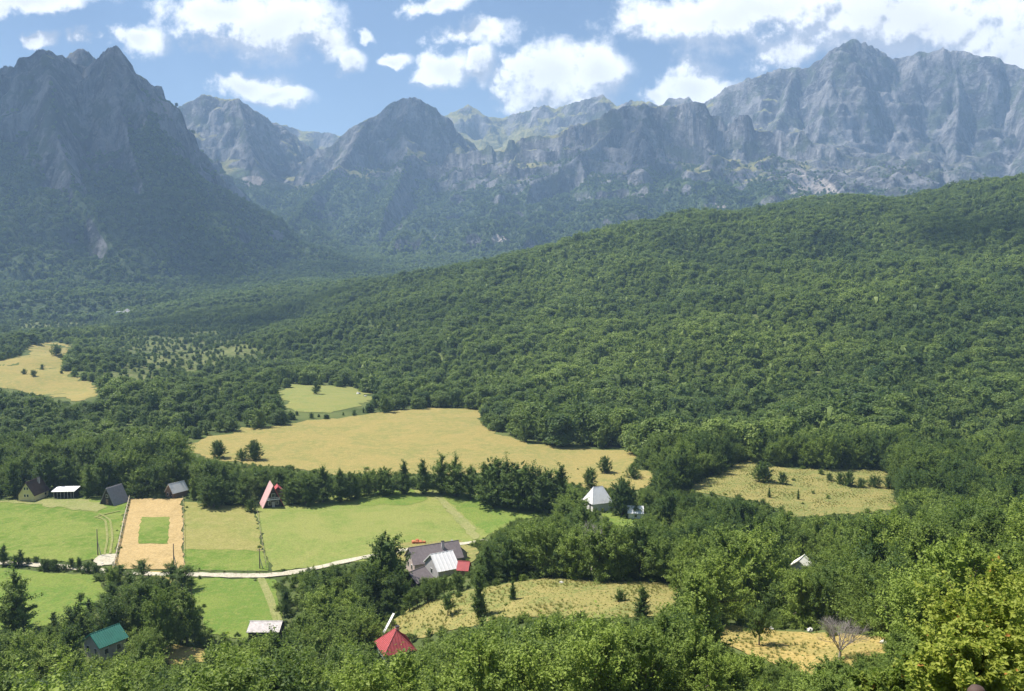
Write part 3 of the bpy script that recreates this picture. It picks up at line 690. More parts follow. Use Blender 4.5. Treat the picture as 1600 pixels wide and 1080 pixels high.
def scatter(name, col, pts, scl, wid, rot, idx, tint, label=None):
    me = bpy.data.meshes.new(name); me.vertices.add(len(pts)); me.vertices.foreach_set('co', np.asarray(pts, np.float32).ravel())
    attr(me, 'scl', np.asarray(scl, np.float32)); attr(me, 'wid', np.asarray(wid, np.float32)); attr(me, 'rotz', np.asarray(rot, np.float32)); attr(me, 'tint', np.asarray(tint, np.float32))
    attr(me, 'idx', np.asarray(idx, np.int32), 'INT')
    o = link(name, me, kind='stuff', label=label)
    ng = bpy.data.node_groups.new(name, 'GeometryNodeTree')
    ng.interface.new_socket('Geometry', in_out='INPUT', socket_type='NodeSocketGeometry'); ng.interface.new_socket('Geometry', in_out='OUTPUT', socket_type='NodeSocketGeometry')
    t = NT(ng); gi = t('NodeGroupInput'); go = t('NodeGroupOutput')
    ci = t('GeometryNodeCollectionInfo', transform_space='ORIGINAL'); ci.inputs[0].default_value = col; ci.inputs[1].default_value = True; ci.inputs[2].default_value = True
    def na(n, ty='FLOAT'):
        x = t('GeometryNodeInputNamedAttribute', data_type=ty); x.inputs[0].default_value = n; return x.outputs[0]
    iop = t('GeometryNodeInstanceOnPoints')
    t.l.new(gi.outputs[0], iop.inputs['Points']); t.l.new(ci.outputs[0], iop.inputs['Instance'])
    iop.inputs['Pick Instance'].default_value = True; t.l.new(na('idx', 'INT'), iop.inputs['Instance Index'])
    cr = t('ShaderNodeCombineXYZ'); t.l.new(na('rotz'), cr.inputs[2]); t.l.new(cr.outputs[0], iop.inputs['Rotation'])
    cs = t('ShaderNodeCombineXYZ'); s_ = na('scl'); w_ = na('wid')
    t.l.new(w_, cs.inputs[0]); t.l.new(w_, cs.inputs[1]); t.l.new(s_, cs.inputs[2]); t.l.new(cs.outputs[0], iop.inputs['Scale'])
    t.l.new(iop.outputs[0], go.inputs[0])
    md = o.modifiers.new('scatter', 'NODES'); md.node_group = ng
    return o

# ------------------------------------------------------------------ single trees one can point to
PLACED = []      # (x, y, radius)
def grey(t_): return (t_, t_, t_, 1.0)
_rt = np.random.RandomState(11)
def tree(kind, x, y, H, label, group=None, tint=0.45, wide=1.0, name='broadleaf_tree', cat='tree', var=None, z=None):
    cm, tm = NEAR[kind][_rt.randint(len(NEAR[kind])) if var is None else var]
    z = gz(x, y) if z is None else z
    r = link(name, None, loc=(x, y, z), label=label, cat=cat, group=group)
    r.rotation_euler.z = _rt.uniform(0, 6.28); r.scale = (H * wide, H * wide, H); r.empty_display_size = 0.3
    c = link('crown', cm, r); c.color = grey(tint)
    tr = link('trunk', tm, r)
    PLACED.append((x, y, H * wide * 0.3))
    return r
def tpix(kind, u, v, hpx, label, tint=0.4, wide=1.0, name='broadleaf_tree', cat='tree', group=None, var=None, d=None):
    """base pixel and height in pixels"""
    x, y = hit(u, v) if d is None else at(u, v, d)[:2]
    return tree(kind, x, y, hpx * math.hypot(y, 76 - gz(x, y)) / F * 1.06, label, group, tint, wide, name, cat, var)
tpix('dense', 341, 716, 27, 'round dark tree standing alone at the near left of the straw meadow', 0.22, 1.25)
tpix('dense', 398, 719, 30, 'dark tree with a lighter top in the straw meadow, right of the lone round one', 0.18, 1.1)
tpix('bush', 378, 719, 16, 'low rounded bush touching the dark tree in the straw meadow', 0.25, 1.0, 'shrub', 'shrub')
tpix('dense', 946, 739, 25, 'small bushy tree alone on the right end of the straw meadow', 0.25, 1.1)
tpix('bush', 989, 747, 18, 'low dark shrub on the meadow edge right of the small bushy tree', 0.2, 1.1, 'shrub', 'shrub')
tpix('tall', 494, 616, 20, 'dark upright tree alone in the small green meadow behind the hedge', 0.15, 1.3)
tpix('dense', 1192, 753, 31, 'large round dark tree at the top of the right hand pasture', 0.2, 1.2)
tpix('bush', 1223, 757, 17, 'low rounded shrub beside the large round tree in the right pasture', 0.25, 0.9, 'shrub', 'shrub')
tpix('column', 1202, 778, 16, 'thin young tree in the middle of the right pasture, left one of two', 0.25, 0.9)
tpix('column', 1247, 781, 16, 'thin young tree in the middle of the right pasture, right one of two', 0.3, 0.7)
tpix('tall', 26, 985, 88, 'tall broad tree rising alone at the left edge beside the lower field', 0.5, 1.15)
tpix('dense', 604, 932, 92, 'big dense dark tree left of the farmhouse roofs', 0.2, 1.0, var=2)
tpix('dense', 138, 748, 50, 'large rounded dark tree standing out of the wood behind the sheds', 0.15, 1.15)
tpix('dense', 333, 792, 46, 'round dark tree on the back edge of the pale hay field', 0.15, 1.3)
tpix('tall', 381, 790, 42, 'slimmer tree on the back edge of the hay field near its corner', 0.22, 1.1)
tpix('bush', 392, 800, 18, 'small dark bush at the far corner of the hay field', 0.12, 0.9, 'shrub', 'shrub')
ORD = ['first', 'second', 'third', 'fourth', 'fifth', 'sixth', 'seventh', 'eighth', 'ninth', 'tenth', 'eleventh', 'twelfth', 'thirteenth', 'fourteenth', 'fifteenth', 'sixteenth', 'seventeenth', 'eighteenth', 'nineteenth', 'twentieth', 'twenty-first', 'twenty-second', 'twenty-third', 'twenty-fourth', 'twenty-fifth', 'twenty-sixth', 'twenty-seventh', 'twenty-eighth', 'twenty-ninth', 'thirtieth']
for i_, (u, v, h, kd, tn) in enumerate([(456,783,38,'round',.2),(478,784,46,'round',.18),(505,781,52,'tall',.12),(532,781,50,'column',.12),(550,776,40,'round',.15),(572,770,36,'bush',.3),(600,770,42,'round',.3),
                        (632,768,50,'column',.1),(661,768,52,'column',.08),(690,768,58,'tall',.25),(712,772,60,'tall',.2),(735,776,50,'tall',.3),(757,783,60,'column',.12),(772,787,70,'round',.12),
                        (792,790,72,'tall',.1),(812,792,70,'round',.1),(832,795,68,'tall',.1),(852,797,64,'round',.08),(876,800,74,'column',.1),(890,803,40,'round',.25)]):
    tpix('dense' if kd == 'round' else kd, u, v + 4, h, f'dark tree in the row behind the light green field, {ORD[i_]} from the left', tn + .1, 1.2 if kd != 'bush' else 0.8, group='tree row behind the light green field')
tpix('dense', 973, 806, 56, 'dense dark tree between the white house and the white shed', 0.08, 1.05)
tpix('dense', 922, 762, 30, 'loose green tree just behind the white roofed house on its left', 0.35, 1.1)
tpix('dense', 252, 1018, 90, 'largest dark tree of the clump right of the green roofed house', 0.5, 0.8)
tpix('tall', 292, 1005, 78, 'narrower dark tree on the right of the clump near the yellow yard', 0.48, 0.95)
tpix('round', 222, 985, 75, 'looser tree on the left of the clump above the green roof', 0.28, 1.0)
tpix('bush', 118, 995, 44, 'dark bush directly left of the green roofed house', 0.08, 0.9, 'shrub', 'shrub')
tpix('column', 140, 980, 42, 'dark upright shrub behind the left corner of the green roof', 0.1, 1.1, 'shrub', 'shrub')
tpix('column', 85, 985, 28, 'small pointed dark tree on the edge of the lower left field', 0.1, 1.3)
tpix('open', 126, 944, 16, 'spindly sapling alone in the lower left field', 0.3, 1.2)
tpix('open', 700, 963, 34, 'small tree with a bare stem on the knoll meadow', 0.25, 1.0)
tpix('column', 801, 938, 30, 'young conifer alone in the middle of the knoll meadow', 0.12, 1.0, 'conifer')
tpix('column', 748, 965, 70, 'tall conifer shaped tree on the left part of the knoll meadow', 0.2, 0.9, 'conifer')
tpix('column', 1003, 968, 48, 'dark pointed tree at the right end of the knoll meadow', 0.15, 1.3)
tpix('bush', 970, 940, 16, 'small dark shrub on the knoll meadow beside the pointed tree', 0.15, 1.0, 'shrub', 'shrub')
tpix('open', 1186, 1010, 58, 'slender tree with a bare forked trunk on the golden meadow', 0.25, 0.9)
for i_, (u, v, h) in enumerate(sorted([(66,578,8),(38,585,8),(52,588,9),(96,584,5),(88,556,17)])): tpix('bush', u, v, h, f'small dark bush on the far left straw meadow, {ORD[i_]} from the left', 0.1, 0.9, 'shrub', 'shrub', 'bushes on the far left meadow')
for i_, (u, v, h, tn) in enumerate(sorted([(1296,752,12,.2),(1312,757,16,.15),(1326,760,22,.1),(1345,762,14,.25),(1366,762,18,.1),(1388,764,18,.15),(1283,742,9,.3)])):
    tpix('bush', u, v, h, f'dark shrub in the line crossing the right pasture, {ORD[i_]} from the left', tn, 0.8, 'shrub', 'shrub', 'shrub line in the right pasture')
for i_, (u, v, h, tn) in enumerate(sorted([(6,884,30,.08),(24,886,16,.08),(33,884,24,.06),(44,882,10,.1),(56,880,10,.1),(70,891,16,.1),(86,892,16,.08),(78,889,12,.1),(112,888,14,.1),(124,892,20,.08),(138,895,16,.08),(150,897,14,.1),(100,892,10,.2)])):
    tpix('bush' if h < 20 else 'tall', u, v, h, f'dark hedge shrub along the pale gravel road, {ORD[i_]} from the left', tn, 0.9, 'shrub', 'shrub', 'hedge shrubs along the road')
for i_, (u, v, h, tn) in enumerate(sorted([(170,912,24,.22),(188,908,26,.2),(205,918,24,.3),(222,904,26,.15),(176,935,22,.25),(198,938,20,.35),(218,932,22,.4),(236,930,22,.35),(164,955,26,.2),(186,960,22,.3),(206,955,22,.35),(270,912,30,.2),(285,922,34,.18),(256,944,24,.3)])):
    tpix('open', u, v, h, f'low spreading olive leaved orchard tree below the paddock, {ORD[i_]} from the left', tn, 1.35, 'orchard_tree', group='orchard trees below the paddock')
for i_, (u, v, h, tn) in enumerate(sorted([(652,948,28,.3),(668,942,26,.25),(680,938,30,.3),(694,932,30,.28),(715,925,28,.3),(640,955,26,.3)])):
    tpix('open', u, v, h, f'slim orchard tree between the farm roofs and knoll meadow, {ORD[i_]} from the left', tn, 1.0, 'orchard_tree', group='orchard trees above the knoll meadow')

# leafless trees
def dead_tree(u, v, hpx, label, seed, spread=0.55):
    x, y = hit(u, v); z = gz(x, y); H = hpx * math.hypot(y, 76 - z) / F * 1.05
    rs = np.random.RandomState(seed); r = link('bare_tree', None, loc=(x, y, z), label=label, cat='tree'); r.scale = (H, H, H)
    g = Geo(); tube(g, [(0, 0, -.03), (0, 0, .08), (.01, 0, .2)], [.034, .026, .02], 6); link('trunk', g.mesh('trunk', [M_DEAD], True), r)
    g = Geo()
    def grow(p, d, L, rad, lev):
        q1 = p + d * L * .5 + rs.randn(3) * L * .05; q2 = q1 + d * L * .5 + rs.randn(3) * L * .07
        tube(g, [p, q1, q2], [rad, rad * .75, rad * .5], 4)
        if lev == 0: return
        for k in range(rs.randint(4, 6)):
            nd = d + rs.randn(3) * .55; nd[2] = abs(nd[2]) * .6 + .25; nd /= np.linalg.norm(nd)
            grow(q1 + (q2 - q1) * rs.uniform(.1, 1), nd, L * rs.uniform(.55, .75), rad * .5, lev - 1)
    for k in range(9):
        a = k / 9 * 6.28 + rs.uniform(-.3, .3); d = np.array([math.cos(a) * spread, math.sin(a) * spread, 1.0]); d /= np.linalg.norm(d)
        grow(np.array([0, 0, .14 + .05 * rs.rand()]), d, .34, .012, 3)
    link('branches', g.mesh('branches', [M_DEAD], True), r)
    PLACED.append((x, y, H * .4))
dead_tree(1312, 1032, 76, 'leafless grey dead tree with many stems on the golden meadow', 5, 0.7)
dead_tree(926, 892, 80, 'bare pale grey tree among the green trees below the white house', 6, 0.45)

# ------------------------------------------------------------------ houses
M = {
 'yellow': plain('yellow_plaster', (0.74, 0.65, 0.36), 0.85, 0.15), 'brown_roof': plain('brown_roof', (0.085, 0.055, 0.045), 0.7, 0.5, .8),
 'white': plain('white_paint', (0.74, 0.73, 0.72), 0.7, 0.15), 'white_metal': plain('white_sheet_metal', (0.80, 0.80, 0.80), 0.5, 0.22, .7),
 'dark': plain('dark_boards', (0.045, 0.040, 0.042), 0.85, 0.3), 'grey_roof': plain('grey_roof', (0.27, 0.26, 0.28), 0.7, 0.3),
 'mauve_roof': plain('mauve_grey_roof', (0.22, 0.185, 0.185), 0.8, 0.4), 'pale_roof': plain('pale_sheet_roof', (0.62, 0.58, 0.57), 0.6, 0.25),
 'pink_roof': plain('faded_pink_roof', (0.60, 0.37, 0.36), 0.7, 0.25), 'red_roof': plain('red_sheet_roof', (0.43, 0.088, 0.09), 0.6, 0.4, .6),
 'green_roof': plain('green_sheet_roof', (0.032, 0.160, 0.122), 0.55, 0.35, .6), 'brown_wall': plain('brown_boards', (0.24, 0.16, 0.12), 0.85, 0.3),
 'grey_wall': plain('grey_plaster', (0.40, 0.38, 0.38), 0.85, 0.2), 'glass': plain('window_glass', (0.03, 0.035, 0.04), 0.15, 0.1, 1.5, 0.5),
 'rust': plain('weathered_tin', (0.62, 0.57, 0.55), 0.65, 0.45), 'cream': plain('cream_roof', (0.84, 0.80, 0.66), 0.6, 0.1),
 'pinkwall': plain('pink_plaster', (0.52, 0.42, 0.38), 0.85, 0.2), 'wood': plain('fence_wood', (0.52, 0.46, 0.34), 0.85, 0.3),
 'stone': plain('limestone', (0.60, 0.58, 0.54), 0.9, 0.3), 'orange': plain('orange_clay', (0.55, 0.19, 0.09), 0.8, 0.3), 'pole': plain('pole_wood', (0.20, 0.17, 0.14), 0.9, 0.3),
}
def box_mesh(name, x0, x1, y0, y1, z0, z1, mat, bev=0.0):
    bm = bmesh.new(); bmesh.ops.create_cube(bm, size=1)
    for v in bm.verts: v.co = ((x0 + x1) / 2 + v.co.x * (x1 - x0), (y0 + y1) / 2 + v.co.y * (y1 - y0), (z0 + z1) / 2 + v.co.z * (z1 - z0))
    if bev: bmesh.ops.bevel(bm, geom=bm.edges[:], offset=bev, segments=1, affect='EDGES')
    me = bpy.data.meshes.new(name); bm.to_mesh(me); bm.free(); me.materials.append(M[mat]); return me
def prism(name, prof, y0, y1, mat):          # profile in x,z extruded along y
    n = len(prof); v = [(x, y0, z) for x, z in prof] + [(x, y1, z) for x, z in prof]
    me = bpy.data.meshes.new(name)
    me.from_pydata(v, [], [tuple(range(n)), tuple(range(2 * n - 1, n - 1, -1))] + [(i, i + n, (i + 1) % n + n, (i + 1) % n) for i in range(n)])
    bm = bmesh.new(); bm.from_mesh(me); bmesh.ops.recalc_face_normals(bm, faces=bm.faces[:]); bm.to_mesh(me); bm.free()
    me.materials.append(M[mat]); me.update(); return me
def slope_slab(name, xa, za, xb, zb, y0, y1, th_, mat, ribs=0):
    """roof slope from eave (xa,za) to ridge (xb,zb); ribs = standing seams as real relief"""
    d = Vector((xb - xa, 0, zb - za)); L = d.length; d.normalize(); n = Vector((-d.z, 0, d.x))
    if n.z < 0: n = -n
    g = Geo(); ny = max(1, ribs) ; ys = np.linspace(y0, y1, ny * 4 + 1 if ribs else 2)
    top = []
    for i, y in enumerate(ys):
        h = th_ + (0.06 if ribs and i % 4 == 0 else 0)
        for (px, pz) in ((xa, za), (xb, zb)): top.append((px + n.x * h, y, pz + n.z * h))
    bot = [(px, y, pz) for y in ys for (px, pz) in ((xa, za), (xb, zb))]
    k = len(ys); v = top + bot; q = []; o = 2 * k
    for i in range(k - 1):
        q.append((2 * i, 2 * i + 1, 2 * i + 3, 2 * i + 2)); q.append((o + 2 * i, o + 2 * i + 2, o + 2 * i + 3, o + 2 * i + 1))
        q.append((2 * i, 2 * i + 2, o + 2 * i + 2, o + 2 * i)); q.append((2 * i + 1, o + 2 * i + 1, o + 2 * i + 3, 2 * i + 3))
    q.append((0, o, o + 1, 1)); q.append((2 * k - 2, 2 * k - 1, o + 2 * k - 1, o + 2 * k - 2))
    g.add(v, q); me = g.mesh(name, [M[mat]])
    bm = bmesh.new(); bm.from_mesh(me); bmesh.ops.recalc_face_normals(bm, faces=bm.faces[:]); bm.to_mesh(me); bm.free()
    return me
def window(parent, x, z, y, w_=0.8, h=1.0, axis='y', sgn=-1):
    """a window standing 4 cm proud of a wall at y (front/back) or x (side)"""
    if axis == 'y':
        f = link('window', box_mesh('window', x - w_ / 2 - .08, x + w_ / 2 + .08, *(sorted((y, y + sgn * .06))), z - .08, z + h + .08, 'white'), parent)
        link('pane', box_mesh('pane', x - w_ / 2, x + w_ / 2, *(sorted((y + sgn * .061, y + sgn * .09))), z, z + h, 'glass'), f)
    else:
        f = link('window', box_mesh('window', *(sorted((y, y + sgn * .06))), x - w_ / 2 - .08, x + w_ / 2 + .08, z - .08, z + h + .08, 'white'), parent)
        link('pane', box_mesh('pane', *(sorted((y + sgn * .061, y + sgn * .09))), x - w_ / 2, x + w_ / 2, z, z + h, 'glass'), f)
HOUSES = []
def start(name, label, cat, u, v, yaw, d=None, z=None, group=None):
    x, y = hit(u, v) if d is None else at(u, v, d)[:2]
    zz = gz(x, y) if z is None else z
    r = link(name, None, loc=(x, y, zz - 0.05), label=label, cat=cat, group=group); r.rotation_euler.z = R(yaw)
    HOUSES.append((x, y)); return r
def gable(r, w_, l, hw, hr, wall, roof, gablemat=None, ov=0.35, ribs=0, th_=0.14, roof2=None):
    """gable ends face local -y / +y, ridge along y, base centre at the origin"""
    prof = [(-w_ / 2, -0.4), (w_ / 2, -0.4), (w_ / 2, hw), (0, hr), (-w_ / 2, hw)] if hw > 0.05 else [(-w_ / 2, -0.3), (w_ / 2, -0.3), (w_ / 2, 0.02), (0, hr), (-w_ / 2, 0.02)]
    link('wall', prism('wall', prof, -l / 2, l / 2, wall), r)
    s = (hr - hw) / (w_ / 2); k = ov / math.hypot(1, s)
    g = Geo(); tube(g, [(0, -l / 2 - ov, hr + th_ + .04), (0, l / 2 + ov, hr + th_ + .04)], [.1, .1], 6); link('ridge_cap', g.mesh('ridge_cap', [M[roof]]), r)
    for sg, mt in ((-1, roof), (1, roof2 or roof)):
        link('roof_slope', slope_slab('roof_slope', sg * (w_ / 2 + k), hw - s * k + .02, 0, hr + .02, -l / 2 - ov, l / 2 + ov, th_, mt, ribs), r)
def chimney(r, x, y, z0, z1, mat='grey_wall'):
    c = link('chimney', box_mesh('chimney', x - .3, x + .3, y - .3, y + .3, z0, z1, mat, .03), r)
    link('cap', box_mesh('cap', x - .38, x + .38, y - .38, y + .38, z1 + .002, z1 + .12, 'dark'), c)
def door(r, x, y, w_=0.9, h=2.0, mat='dark', sgn=-1, z=0.05):
    dd = link('door', box_mesh('door', x - w_ / 2, x + w_ / 2, *(sorted((y, y + sgn * .06))), z, z + h, mat), r)
    link('handle', box_mesh('handle', x + w_ / 2 - .15, x + w_ / 2 - .1, *(sorted((y + sgn * .061, y + sgn * .12))), z + h * .48, z + h * .53, 'white_metal'), dd)
def hip(r, w_, l, hw, hr, ridge_l, wall, roof, ov=0.4):
    link('wall', box_mesh('wall', -w_ / 2, w_ / 2, -l / 2, l / 2, -0.5, hw, wall), r)
    a, b = w_ / 2 + ov, l / 2 + ov
    E = [(-a, -b, hw), (a, -b, hw), (a, b, hw), (-a, b, hw)]; T = [(0, -ridge_l / 2, hr), (0, ridge_l / 2, hr)]
    for vs in ([E[0], E[1], T[0]], [E[1], E[2], T[1], T[0]], [E[2], E[3], T[1]], [E[3], E[0], T[0], T[1]]):
        c = np.mean(np.array(vs), 0); vv = np.array(vs); nrm = np.cross(vv[1] - vv[0], vv[2] - vv[0]); nrm /= np.linalg.norm(nrm)
        if nrm[2] < 0: nrm = -nrm
        n = len(vs); allv = [tuple(x) for x in vv] + [tuple(x + nrm * .10) for x in vv]
        me = bpy.data.meshes.new('roof_slope'); me.from_pydata(allv, [], [tuple(range(n)), tuple(range(2 * n - 1, n - 1, -1))] + [(i, (i + 1) % n, (i + 1) % n + n, i + n) for i in range(n)])
        bm = bmesh.new(); bm.from_mesh(me); bmesh.ops.recalc_face_normals(bm, faces=bm.faces[:]); bm.to_mesh(me); bm.free()
        me.materials.append(M[roof]); ro = link('roof_slope', me, r)
        if n == 3 or ridge_l > 0:             # standing seams down each slope
            e0, e1 = vv[0], vv[1]; tp = vv[2:] if n == 4 else vv[2:3]
            ed = e1 - e0; L_ = np.linalg.norm(ed); ed /= L_; up = tp.mean(0) - (e0 + e1) / 2; up -= ed * np.dot(up, ed); hgt = np.linalg.norm(up); up /= hgt
            if n == 4: a0, a1 = sorted((np.dot(vv[2] - e0, ed), np.dot(vv[3] - e0, ed)))
            else: a0 = a1 = np.dot(vv[2] - e0, ed)
            g = Geo()
            for sx in np.arange(.35, L_, .55):
                hh = hgt * (min(1, sx / max(a0, .01)) if sx < a0 else (1 if sx <= a1 else max(0, (L_ - sx) / max(L_ - a1, .01))))
                if hh < .4: continue
                b0 = e0 + ed * sx + nrm * .13; tube(g, [b0 + up * .05, b0 + up * (hh - .08)], [.035, .035], 4)
            if g.n: link('seams', g.mesh('seams', [M[roof]]), ro)
    g = Geo()
    for q in ((E[0], T[0]), (E[1], T[0]), (E[2], T[1]), (E[3], T[1]), (T[0], T[1])):
        tube(g, [np.array(q[0]) + [0, 0, .1], np.array(q[1]) + [0, 0, .12]], [.09, .09], 6)
    link('ridge_cap', g.mesh('ridge_cap', [M[roof]]), r)

# yellow gabled house, far left
r = start('yellow_house', 'small yellow house with steep dark brown roof at the far left of the field', 'house', 53, 779, -4)
gable(r, 5.6, 7.5, 2.2, 6.4, 'yellow', 'brown_roof', ov=0.35)
for x in (-.45, .45): window(r, x, 4.0, -3.75, .45, .8); window(r, x * 1.1, 1.6, -3.75, .5, .8)
window(r, 2, 0.9, 2.8, .8, .8, 'x', 1); chimney(r, .9, 1.5, 4.6, 6.9)
# open shed with white roof
r = start('open_shed', 'low open shed with flat white roof beside the yellow house', 'shed', 104, 777, 4)
link('back_wall', box_mesh('back_wall', -3.4, 3.4, 1.9, 2.0, -.3, 2.3, 'dark'), r)
for x in (-3.4, 3.3): link('side_wall', box_mesh('side_wall', x, x + .1, -1.2, 1.895, -.3, 2.25, 'dark'), r)
for x in (-3.3, -2.2, -1.1, 0.1, 1.2, 2.3, 3.15): link('post', box_mesh('post', x, x + .14, -2.0, -1.86, -.3, 2.5, 'grey_wall'), r)
link('counter', box_mesh('counter', .2, 3.1, -1.84, -1.7, -.3, 1.1, 'dark'), r)
me = slope_slab('roof', -2.6, 2.55, 2.4, 3.15, -3.8, 3.8, .12, 'white_metal', 12); o = link('roof', me, r); o.rotation_euler.z = R(90); 
# dark A-frame
r = start('a_frame_cabin', 'dark A-frame cabin with pale grey roof edge left of the straw paddock', 'cabin', 179, 786, -20)
gable(r, 6.0, 6.0, 0.03, 5.6, 'dark', 'grey_roof', ov=0.3, th_=.2)
door(r, 0, -3.0, 1.0, 2.0, 'brown_wall'); window(r, 0, 2.7, -3.0, .8, .8)
# small brown house with grey-white roof behind the paddock
r = start('brown_house', 'small brown gabled house with pale grey roof behind the straw paddock', 'house', 276, 775, -32)
gable(r, 4.2, 5.5, 2.0, 4.6, 'brown_wall', 'white', ov=0.4)
window(r, -.9, .8, -2.75, .6, .8); door(r, .8, -2.75)
r = start('barn', 'small grey roofed barn half hidden by trees behind the brown house', 'barn', 266, 756, -25)
gable(r, 4.0, 5.0, 2.2, 4.6, 'grey_wall', 'grey_roof'); door(r, 0, -2.5)
# pink A-frame with red lean-to roof
r = start('a_frame_house', 'A-frame house with long faded pink roof and dark gable with white windows', 'house', 425, 789, 24)
gable(r, 6.6, 7.0, 0.03, 7.0, 'dark', 'pink_roof', ov=0.35, th_=.2, roof2='red_roof')
for x in (-1.2, 1.2): window(r, x, 1.1, -3.5, .8, 1.0)
window(r, 0, 3.6, -3.5, 1.0, 1.0); door(r, 0, -3.5, .9, 2.0, 'grey_wall')
link('balcony', box_mesh('balcony', -1.9, 1.9, -4.3, -3.56, 2.75, 2.9, 'white'), r)
rl = link('railing', box_mesh('railing', -1.9, 1.9, -4.3, -4.22, 3.45, 3.53, 'white'), r)
for i in range(8): link('baluster', box_mesh('baluster', -1.88 + i * .53, -1.82 + i * .53, -4.29, -4.23, 2.9, 3.45, 'white'), rl)
r = start('red_hut', 'small hut with bright red roof tucked behind the pink A-frame house', 'hut', 434, 779, 20)
gable(r, 3.6, 3.6, 2.6, 4.4, 'brown_wall', 'red_roof'); door(r, 0, -1.8)
# white house
r = start('white_house', 'white house with tall steep white roof among trees right of the fields', 'house', 934, 795, -68)
hip(r, 6.2, 6.8, 2.6, 7.2, 3.4, 'white', 'white_metal', .3)
for y in (.6, 2.2): window(r, y, .9, -3.1, .8, 1.0, 'x', -1)
window(r, -1.4, .9, -3.4, .8, 1.0); door(r, 1.2, -3.4)
link('porch_roof', slope_slab('porch_roof', -5.2, 2.2, -3.25, 2.62, -3.4, -.3, .1, 'white_metal'), r)
for y in (-3.2, -.5): link('porch_post', box_mesh('porch_post', -5.05, -4.9, y, y + .15, -.3, 2.22, 'grey_wall'), r)
r = start('white_shed', 'little white shed with pale roof right of the white house', 'shed', 993, 809, 82)
gable(r, 3.6, 4.4, 2.0, 3.6, 'white', 'white_metal', ov=.3); window(r, 0, .8, -1.8, .7, .7, 'x', -1); door(r, 0, -2.2)
# farmstead
r = start('farmhouse', 'long farmhouse with mauve grey roof and pinkish gable by the road', 'house', 678, 886, -64)
gable(r, 6.6, 12.5, 2.8, 5.8, 'pinkwall', 'mauve_roof', ov=.4); window(r, -1.3, 1.0, -6.25, .8, 1.0); window(r, 1.3, 1.0, -6.25, .8, 1.0); window(r, 0, 3.5, -6.25, .7, .8)
for y in (-3, 0, 3): window(r, y, 1.0, -3.3, .8, 1.0, 'x', -1)
chimney(r, 1.0, 2.0, 4.6, 6.6)
r = start('farm_wing', 'farm building with bright pale sheet roof sloping towards the viewer', 'farm building', 690, 897, -60)
gable(r, 7.6, 5.2, 2.4, 5.2, 'grey_wall', 'white', ov=.35, ribs=6); window(r, 0, 1.0, -2.6, .8, .9)
r = start('farm_shed', 'low shed with dark mauve roof below the farmhouse on its left', 'shed', 651, 914, -38)
gable(r, 5.2, 4.8, 1.8, 3.6, 'dark', 'mauve_roof', ov=.3); door(r, 0, -2.4, 1.0, 1.7, 'brown_wall')
r = start('farm_barn', 'grey roofed barn at the back right of the farm roofs', 'barn', 712, 874, 25)
gable(r, 4.4, 5.0, 2.2, 4.2, 'grey_wall', 'grey_roof', ov=.3); door(r, 0, -2.5)
r = start('red_roof_shed', 'tiny shed with salmon red roof right of the farm buildings', 'shed', 725, 899, 80)
gable(r, 3.0, 2.4, 1.8, 3.2, 'brown_wall', 'red_roof', ov=.25); door(r, 0, -1.2, .8, 1.6)
# stack of clay tiles by the road
x0, y0 = hit(655, 850)
for i in range(7):
    xx, yy_ = x0 + (i % 4) * 1.0 - 1.6 + rng.uniform(-.2, .2), y0 + (i // 4) * .9 + rng.uniform(-.2, .2)
    o = link('tile_stack', box_mesh('tile_stack', -.42, .42, -.32, .32, 0, rng.uniform(.5, 1.0), 'orange', .04), loc=(xx, yy_, gz(xx, yy_) + .15), label=f'small stack of orange clay tiles behind the farmhouse, {ORD[i]} of seven', cat='tile stack', group='clay tile stacks')
    o.rotation_euler.z = rng.uniform(-.4, .4)
# green roofed house
r = start('green_roofed_house', 'grey walled house with large green sheet roof at the lower left', 'house', 165, 1022, -33)
gable(r, 5.6, 5.4, 3.2, 5.1, 'grey_wall', 'green_roof', ov=.4, ribs=14)
for y in (-1.8, 1.4): window(r, y * .8, 1.4, 2.8, .8, 1.0, 'x', 1)
for x in (-1.3, 1.3): window(r, x, 1.5, -2.7, .8, 1.0)
# tin roofed shed
r = start('tin_shed', 'shed with weathered pale corrugated tin roof below the lush field', 'shed', 417, 992, 90)
gable(r, 5.0, 6.2, 1.8, 2.9, 'dark', 'rust', ov=.3, ribs=26); door(r, 0, -3.1, 1.0, 1.7, 'brown_wall')
# red hip roofed house
r = start('red_roofed_house', 'house with bright red hipped roof buried in the foreground trees', 'house', 618, 1040, 24, d=146)
hip(r, 5.2, 5.6, 2.2, 5.2, 0.9, 'grey_wall', 'red_roof', .4)
window(r, -.6, .8, -2.8, .9, 1.0); door(r, 1.3, -2.8); chimney(r, .8, 1.4, 3.2, 5.2, 'pinkwall')
# white chute behind the red house
x0, y0 = at(606, 984, 158)[:2]
ch = link('wooden_chute', None, loc=(x0, y0, gz(x0, y0)), label='narrow pale board chute leaning up behind the red hipped roof', cat='chute'); ch.rotation_euler.z = R(-28)
o = link('board', box_mesh('board', -.25, .25, -2.6, 2.6, -.05, .05, 'white'), ch, (0, 0, 2.2)); o.rotation_euler.x = R(38)
for s in (-.2, .2): link('leg', box_mesh('leg', s - .05, s + .05, 1.5, 1.6, -.3, 3.2, 'pole'), ch)
# cream roof in the wood
r = start('cream_roofed_hut', 'hut with bright cream roof showing through the wood on the right', 'hut', 1252, 892, -35, d=165)
gable(r, 3.4, 3.6, 2.9, 4.3, 'grey_wall', 'cream', ov=.3); door(r, 0, -1.8)
